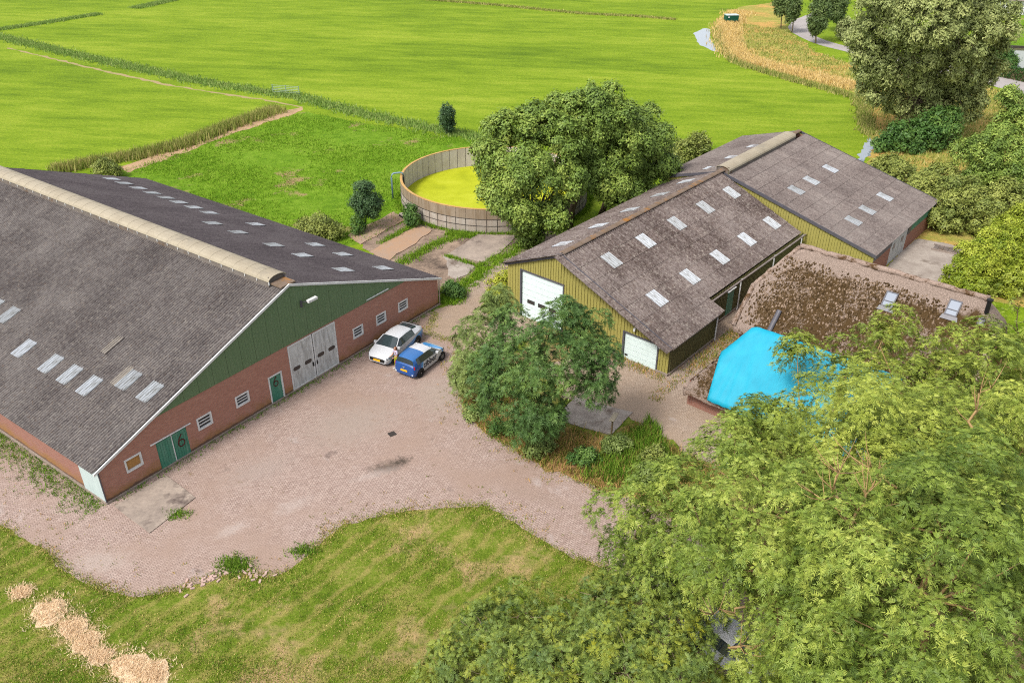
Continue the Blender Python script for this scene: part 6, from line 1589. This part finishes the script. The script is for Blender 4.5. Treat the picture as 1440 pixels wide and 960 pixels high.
skin_body('trousers', [((0, 0, .97), .145, .115), ((.095, 0, .86), .105), ((.105, .01, .50), .082), ((.105, -.01, .12), .075), ((-.095, 0, .86), .105), ((-.105, .01, .50), .082), ((-.105, -.01, .12), .075), ((0, 0, 1.06), .13, .1)], [(0, 1), (1, 2), (2, 3), (0, 4), (4, 5), (5, 6), (0, 7)], MAT['trousers'], PS)
skin_body('top', [((0, 0, 1.02), .145, .11), ((0, .005, 1.15), .13, .10), ((0, .01, 1.29), .155, .11), ((0, .01, 1.40), .115, .085), ((.17, .01, 1.395), .066), ((.21, .05, 1.2), .06), ((-.17, .01, 1.395), .066), ((-.22, .05, 1.2), .06)], [(0, 1), (1, 2), (2, 3), (3, 4), (4, 5), (3, 6), (6, 7)], MAT['top'], PS)
skin_body('hair', [((0, .0, 1.69), .085, .09), ((0, -.035, 1.62), .088, .07), ((0, -.05, 1.52), .075, .05), ((0, -.06, 1.42), .05, .03)], [(0, 1), (1, 2), (2, 3)], MAT['hair'], PS)
for s in (-1, 1):
    mb = MB(); mb.box((s * .10, .06, .045), (.09, .26, .08)); mb.build('shoe', MAT['shoe'], PS)
    mb = MB(); mb.box((s * .03, .128, 1.63), (.026, .012, .012)); mb.build('eye', MAT['dark'], PS)
mb = MB(); mb.box((0, .135, 1.595), (.022, .03, .03)); mb.build('nose', MAT['skin'], PS)
mb = MB(); mb.box((0, .12, 1.56), (.045, .012, .010)); mb.build('mouth', MAT['lamp_red'], PS)

# ================================================================ SMALL THINGS
sp = thing('sign_post', 'weathered post with a tilted pale board beside the grey slab', 'sign', (5.83, 39.55, 0), R(20))
mb = MB(); mb.tube([(0, 0, 0), (0.02, 0, 1.45)], .06, 8); mb.build('post', MAT['bark'], sp)
mb = MB(); mb.box((0.08, 0, 1.55), (.62, .36, .035), 0, R(30), Matrix.Rotation(R(-32), 3, 'Y')); mb.build('board', MAT['vent_cap'], sp)
tg = thing('green_water_trailer', 'dark green box trailer with a pale roof standing in the far field', 'trailer', (42.4, 173.0, 0), R(8))
mb = MB(); mb.prism([(-1.15, .45), (1.0, .45), (1.25, .9), (1.2, 1.55), (-1.2, 1.55), (-1.25, .8)], 1, -.75, .75); mb.build('body', MAT['green_dark'] if 'green_dark' in MAT else plain('trailer_green', S(20, 92, 70, K), .5), tg)
mb = MB(); mb.box((0, 0, 1.60), (2.5, 1.6, .09)); mb.build('roof', MAT['pale_panel'], tg)
for x in (-.7, .7):
    for s in (-1, 1): mb = MB(); mb.tube([(x, s * .62, .3), (x, s * .80, .3)], .3, 12); mb.build('wheel', MAT['tyre'], tg)
mb = MB(); mb.box((-.75, -.765, 1.25), (.3, .03, .2)); mb.build('hatch', MAT['white_trim'], tg)
MAT['gate_metal'] = plain('gate_metal', S(150, 176, 150, 0.5), .5)
gt = thing('field_gate', 'pale grey green metal field gate across the ditch crossing', 'gate', (-33.4, 118.2, 0), math.atan2(-1.0, 3.9))
for i in range(5): mb = MB(); mb.tube([(0, 0, .25 + i * .22), (4.0, 0, .25 + i * .22)], .035, 6); mb.build('bar', MAT['gate_metal'], gt)
for x in (0, 2.0, 4.0): mb = MB(); mb.box((x, 0, .62), (.09, .09, 1.24)); mb.build('post', MAT['gate_metal'], gt)
kb = thing('kerb_block', 'short white and grey block lying beside the front left wall of the tank', 'block', (-10.15, 73.2, 0), R(-55))
mb = MB(); mb.box((0, 0, .16), (1.1, .34, .32)); mb.build('block', MAT['tank_side'], kb); mb = MB(); mb.box((-.1, -.19, .14), (.8, .04, .16)); mb.build('slot', MAT['dark'], kb)
mn = thing('drain_cover', 'small dark square drain cover set in the brick paving', 'drain cover', (-7.05, 39.9, .014), R(35))
mb = MB(); mb.box((0, 0, .01), (.42, .42, .02)); mb.build('cover', MAT['strap'], mn)
ct = thing('wooden_grid', 'grey wooden grid lying in the small yard behind the rear barn', 'grid', (*L2W(8.1, 33.0)[:2], .01), A2 + R(6))
for i in range(7): mb = MB(); mb.box((-1.2 + i * .4, 0, .07), (.34, 1.1, .06)); mb.build('slat', MAT['ridge_grey'], ct)
for s in (-1, 1): mb = MB(); mb.box((0, s * .58, .06), (3.0, .1, .12)); mb.build('edge_beam', MAT['plinth'], ct)
# neighbour's house across the pond
nh = thing('distant_house', 'dark roofed house beyond the lawn at the upper right corner', 'house', (108.0, 187.0, 0), R(-20))
mb = MB(); mb.span((-6, -4, 0), (6, 4, 2.8)); mb.build('wall', MAT['white_trim'], nh)
mb = MB(); mb.prism([(-4.6, 2.7), (4.6, 2.7), (0, 6.4)], 0, -6.4, 6.4); mb.build('roof', MAT['ridge_grey'], nh)
for x in (-4, -1, 2): mb = MB(); mb.span((x, -4.06, .6), (x + 1.6, -3.98, 2.3)); mb.build('window', MAT['glass_dark'], nh)
qw = thing('quay_wall', 'dark timber edge along the near side of the garden lawn by the pond', 'retaining wall', (85, 144, 0), 0)
mb = MB(); pq = [(-8.0, 9.2, .15), (-3.0, 8.0, .15), (8, 5.5, .15)]
for a, b in zip(pq[:-1], pq[1:]):
    v_ = Vector(b) - Vector(a); mb.box((Vector(a) + Vector(b)) / 2, (v_.length, .25, .5), 0, math.atan2(v_.y, v_.x))
mb.build('timber', MAT['strap'], qw)
